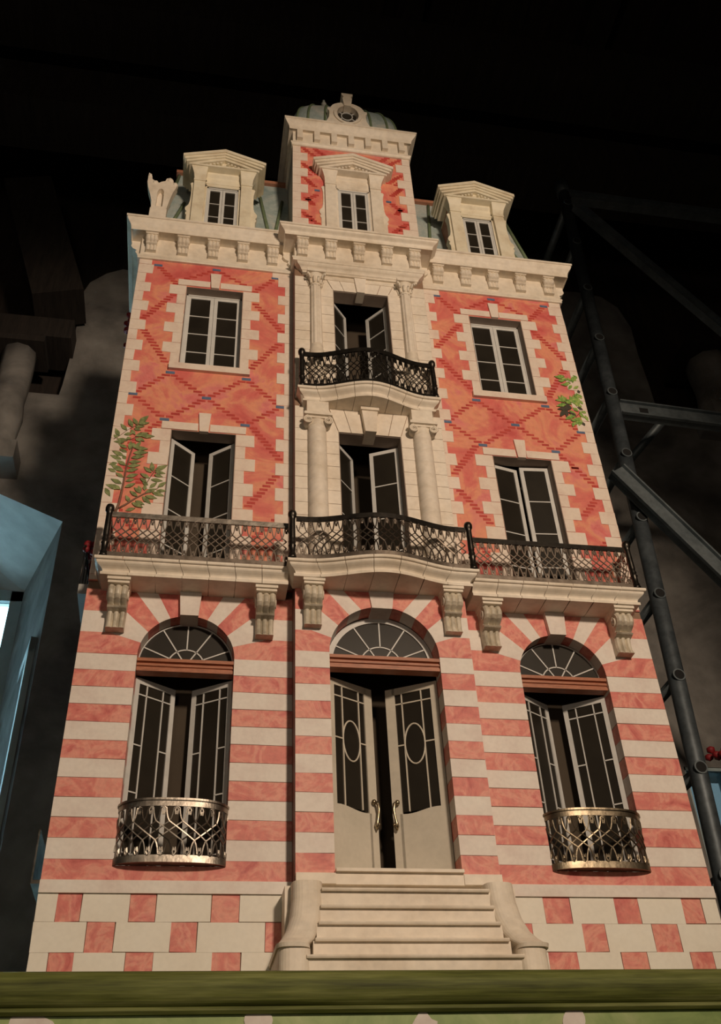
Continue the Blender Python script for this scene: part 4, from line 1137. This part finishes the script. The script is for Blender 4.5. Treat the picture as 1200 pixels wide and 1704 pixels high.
leafpx(ul, O1, S1, [
    (610, 120, 750, 20), (600, 135, 760, 120), (590, 150, 530, 50), (520, 180, 465, 65), (560, 175, 690, 170), (540, 200, 640, 225), (440, 230, 350, 135), (500, 220, 560, 290), (400, 290, 530, 270), (330, 310, 275, 200), (310, 330, 250, 290),
    (560, 310, 740, 265), (640, 310, 835, 315), (560, 340, 640, 390), (600, 330, 690, 385), (450, 370, 290, 350), (430, 350, 500, 330), (400, 400, 250, 385), (560, 470, 640, 390), (480, 500, 500, 380), (545, 480, 530, 400),
    (550, 480, 740, 495), (530, 550, 740, 540), (500, 620, 690, 590), (470, 680, 640, 670), (450, 740, 630, 720), (430, 810, 600, 775), (430, 890, 600, 850), (420, 950, 550, 920), (410, 1040, 560, 985),
    (440, 480, 320, 420), (440, 540, 330, 490), (390, 590, 230, 520), (420, 640, 380, 580), (360, 640, 200, 580), (425, 725, 290, 650), (390, 810, 210, 715), (300, 690, 180, 715), (385, 900, 280, 830), (280, 820, 170, 770), (365, 990, 210, 920), (350, 1060, 135, 1000), (340, 1070, 260, 1010), (130, 1050, 200, 1170),
    (810, 810, 790, 680), (835, 800, 1020, 725), (840, 820, 990, 845), (830, 860, 950, 895), (790, 830, 680, 745), (760, 910, 630, 840), (780, 930, 950, 950), (720, 970, 625, 905), (740, 1010, 660, 960), (760, 1050, 870, 970), (880, 1040, 1000, 965), (860, 1090, 1000, 1090), (800, 1110, 970, 1165), (700, 1110, 860, 1060), (690, 1080, 700, 1000), (640, 1120, 540, 1040), (590, 1170, 480, 1090), (480, 1250, 420, 1150), (700, 1160, 870, 1200), (660, 1170, 780, 1280), (560, 1230, 690, 1290), (510, 1260, 670, 1330), (640, 1100, 600, 1020), (420, 1370, 560, 1335)], 'leafA')
O2, S2 = (900, 600), .0916667
leafpx(ur, O2, S2, [(400, 330, 240, 290), (420, 380, 310, 370), (480, 370, 390, 310), (540, 390, 480, 310), (500, 450, 360, 440), (580, 410, 560, 300), (560, 450, 500, 530), (640, 380, 560, 290), (660, 330, 580, 270), (680, 470, 590, 520), (640, 600, 700, 680), (680, 700, 600, 610), (740, 700, 690, 620), (440, 720, 260, 720), (420, 760, 310, 640), (460, 800, 280, 830), (560, 800, 400, 720), (620, 800, 520, 640), (660, 840, 620, 720), (700, 760, 640, 640), (760, 800, 700, 720), (580, 860, 680, 930), (520, 910, 640, 980), (700, 980, 800, 1050), (600, 1010, 440, 1070), (640, 1090, 540, 1090), (600, 1120, 580, 1210), (680, 1100, 620, 1170), (740, 1080, 690, 1190), (760, 1020, 700, 940), (820, 960, 740, 930), (800, 1000, 860, 1110), (720, 1040, 640, 1100)], 'leafB')
leafpx(ur, O2, S2, [(560, 860, 370, 760), (560, 870, 300, 885), (440, 900, 350, 1020), (470, 900, 470, 1030), (620, 760, 520, 650), (700, 800, 600, 660), (540, 420, 460, 400), (700, 600, 670, 540), (800, 1190, 740, 1110), (640, 1010, 500, 940), (760, 900, 660, 850)], 'leafC')
leafpx(ur, O2, S2, [(x0 + 30, y0 - 35, x1 + 55, y1 - 10) for x0, y0, x1, y1 in [(400, 330, 240, 290), (420, 380, 310, 370), (500, 450, 360, 440), (580, 410, 560, 300), (440, 720, 260, 720), (420, 760, 310, 640), (560, 800, 400, 720), (620, 800, 520, 640), (660, 840, 620, 720), (600, 1010, 440, 1070), (640, 1090, 540, 1090), (680, 1100, 620, 1170), (640, 940, 540, 880), (700, 900, 620, 800), (720, 1000, 640, 940)]], 'leafB')
stempx(ur, O2, S2, [(700, 500), (600, 450), (460, 400)], .0010, .0006); stempx(ur, O2, S2, [(600, 1080), (660, 1000), (760, 900)], .0012, .0007)

# ---- things on the left flank: balcony edge, window guard, geraniums
MB().box(-.622, -.598, .03, .35, .728, .752).obj('side_balcony_slab', 'sidewall', H)
b = MB()
for i in range(9): b.tube([(-.621, .03 + i * .04, .752), (-.621, .03 + i * .04, .85)], .0012, 5)
b.tube([(-.621, .03, .85), (-.621, .35, .85)], .003, 6); b.obj('side_railing', 'iron', H)
MB().box(-.630, -.598, .10, .30, .165, .172).box(-.630, -.627, .10, .30, .172, .262).obj('side_window_guard', 'silver', H)
for (y, z) in ((.06, .86), (.12, .865), (.07, 1.62), (.13, 1.63)):
    b = MB()
    for i in range(9):
        b.lathe([(.0001, -.008), (.008, -.003), (.008, .004), (.0001, .008)], 7, (-.612 + jit(.009), y + jit(.02), z + jit(.016)))
    b.obj('geranium', 'flower', H)

# ================================================================== SCAFFOLD
SY = .55
def sp(px, py, Y=SY):
    x, z = bY(px, py, Y); return Vector((x, Y, z + HB))
top_, low = sp(937, 318), sp(1162, 1283)
dirv = (low - top_); ft = low + dirv * (low.z / -dirv.z) if dirv.z else low
foot = Vector((low.x + dirv.x * (low.z / -dirv.z), SY, 0.0))
fr = tag(empty('scaffold_ladder', foot), 'grey galvanised scaffold ladder frame standing beside the model house', 'scaffold')
def loc(p): return Vector(p) - foot
MB().tube([loc(top_), loc(foot + Vector((0, 0, .02)))], .0245, 14).obj('upright', 'steel', fr)
back = Vector((.06, .95, 0)); far_top = top_ + Vector((0, .80, 0))
MB().tube([loc(top_ + Vector((0, .80, -.1))), loc(foot + Vector((0, .80, .02)))], .0245, 12).obj('upright', 'steel', fr)
rungs = [(945, 345), (963, 410), (979, 487), (1001, 570), (1022, 660), (1046, 762), (1070, 868), (1099, 995), (1128, 1130), (1162, 1283)]
zlist = [sp(*q).z for q in rungs]; zz = zlist[-1] - .28
while zz > .2: zlist.append(zz); zz -= .28
for z in zlist:
    t = (top_.z - z) / (top_.z - foot.z); c = top_ + (foot - top_) * t
    MB().tube([loc(c + Vector((0, .005, 0))), loc(c + Vector((0, .80, 0)))], .0165, 10).obj('rung', 'steelflat', fr)
    h_ = MB().tube([(0, 0, 0), (0, -.004, 0)], .0185, 16).obj('rung_socket', 'steelflat', fr, loc(c + Vector((-.004, -.0228, 0))))
    MB().tube([(0, 0, 0), (0, -.0052, 0)], .0145, 16).obj('socket_hole', 'hole', h_)
for d in (Vector((0, 0, 0)), Vector((0, .80, 0))):
    MB().box(-.06, .06, -.06, .06, 0, .02).obj('foot_plate', 'steelflat', fr, loc(foot + d))
MB().tube([loc(top_ + Vector((0, 0, -.03))), loc(top_ + Vector((0, 0, .05)))], .031, 12).obj('coupler', 'steel', fr)
def barbox(name, a, b_, w, d, mt, lab, cat, group=None, hole=None):
    a, b_ = Vector(a), Vector(b_); t = (b_ - a).normalized(); n = Vector((0, -1, 0)); n = (n - t * n.dot(t)).normalized(); u = t.cross(n)
    e = empty(name, (a + b_) / 2 - Vector((0, 0, 0)))
    c = (a + b_) / 2
    def P(p): return p - c
    v = [P(p + u * sx * w / 2 + n * sy * d / 2) for p in (a, b_) for sx, sy in ((-1, -1), (1, -1), (1, 1), (-1, 1))]
    MB().add(v, [(0, 1, 2, 3), (7, 6, 5, 4), (0, 4, 5, 1), (1, 5, 6, 2), (2, 6, 7, 3), (3, 7, 4, 0)]).obj('bar', mt, e)
    # rolled lips along both edges
    for sx in (-1, 1):
        v = [P(p + u * (sx * w / 2 + k * .003) + n * q * d) for p in (a, b_) for k, q in ((-1, .5), (1, .5), (1, .9), (-1, .9))]
        MB().add(v, [(0, 1, 2, 3), (7, 6, 5, 4), (0, 4, 5, 1), (1, 5, 6, 2), (2, 6, 7, 3), (3, 7, 4, 0)]).obj('edge_lip', mt, e)
    if hole is not None:
        hc = a + (b_ - a) * hole
        v = [P(hc + t * sx * .016 + u * sy * .011 + n * (d * .5 + q)) for q in (0.0, .0012) for sx, sy in ((-1, -1), (1, -1), (1, 1), (-1, 1))]
        MB().add(v, [(0, 1, 2, 3), (7, 6, 5, 4), (0, 4, 5, 1), (1, 5, 6, 2), (2, 6, 7, 3), (3, 7, 4, 0)]).obj('slot', 'hole', e)
    for q in (.004 / (b_ - a).length, ):
        pass
    return tag(e, lab, cat, group)
barbox('scaffold_ledger', sp(946, 330, SY + .041), sp(1700, 428, SY + .041), .052, .03, 'steelflat', 'flat steel ledger leading off from the top of the scaffold upright', 'scaffold')
barbox('scaffold_ledger', sp(1030, 683, SY + .041), sp(1700, 770, SY + .041), .058, .03, 'steelflat', 'slotted steel ledger halfway up the scaffold, above the dark recess', 'scaffold', hole=.055)
barbox('scaffold_brace', sp(958, 345, SY - .041), sp(1500, 800, SY - .041), .040, .025, 'steelflat', 'diagonal brace falling from the top of the scaffold upright', 'scaffold')
barbox('scaffold_brace', sp(1024, 786, SY - .052), sp(1500, 1245, SY - .052), .055, .03, 'steelflat', 'wider diagonal channel brace clamped at the middle of the scaffold', 'scaffold')
q0, q1 = sp(1112, 690, SY + .12), sp(985, 840, SY + .55)
tag(MB().tube([q0 + (q0 - q1) * .02, q1 + (q1 - q0) * .5], .016, 10).obj('scaffold_stay', 'steelflat'), 'thin tubular stay sloping down behind the upright under the slotted ledger', 'scaffold')
q0 = sp(1188, 1250, .9)
b = MB()
for i in range(10): b.lathe([(.0001, -.013), (.013, -.005), (.013, .006), (.0001, .013)], 8, (q0.x + jit(.03) + .025, q0.y + jit(.03), q0.z + jit(.022)))
tag(b.obj('hanging_flowers', 'flower'), 'small bunch of dark red flowers hanging beside the scaffold upright', 'flowers')
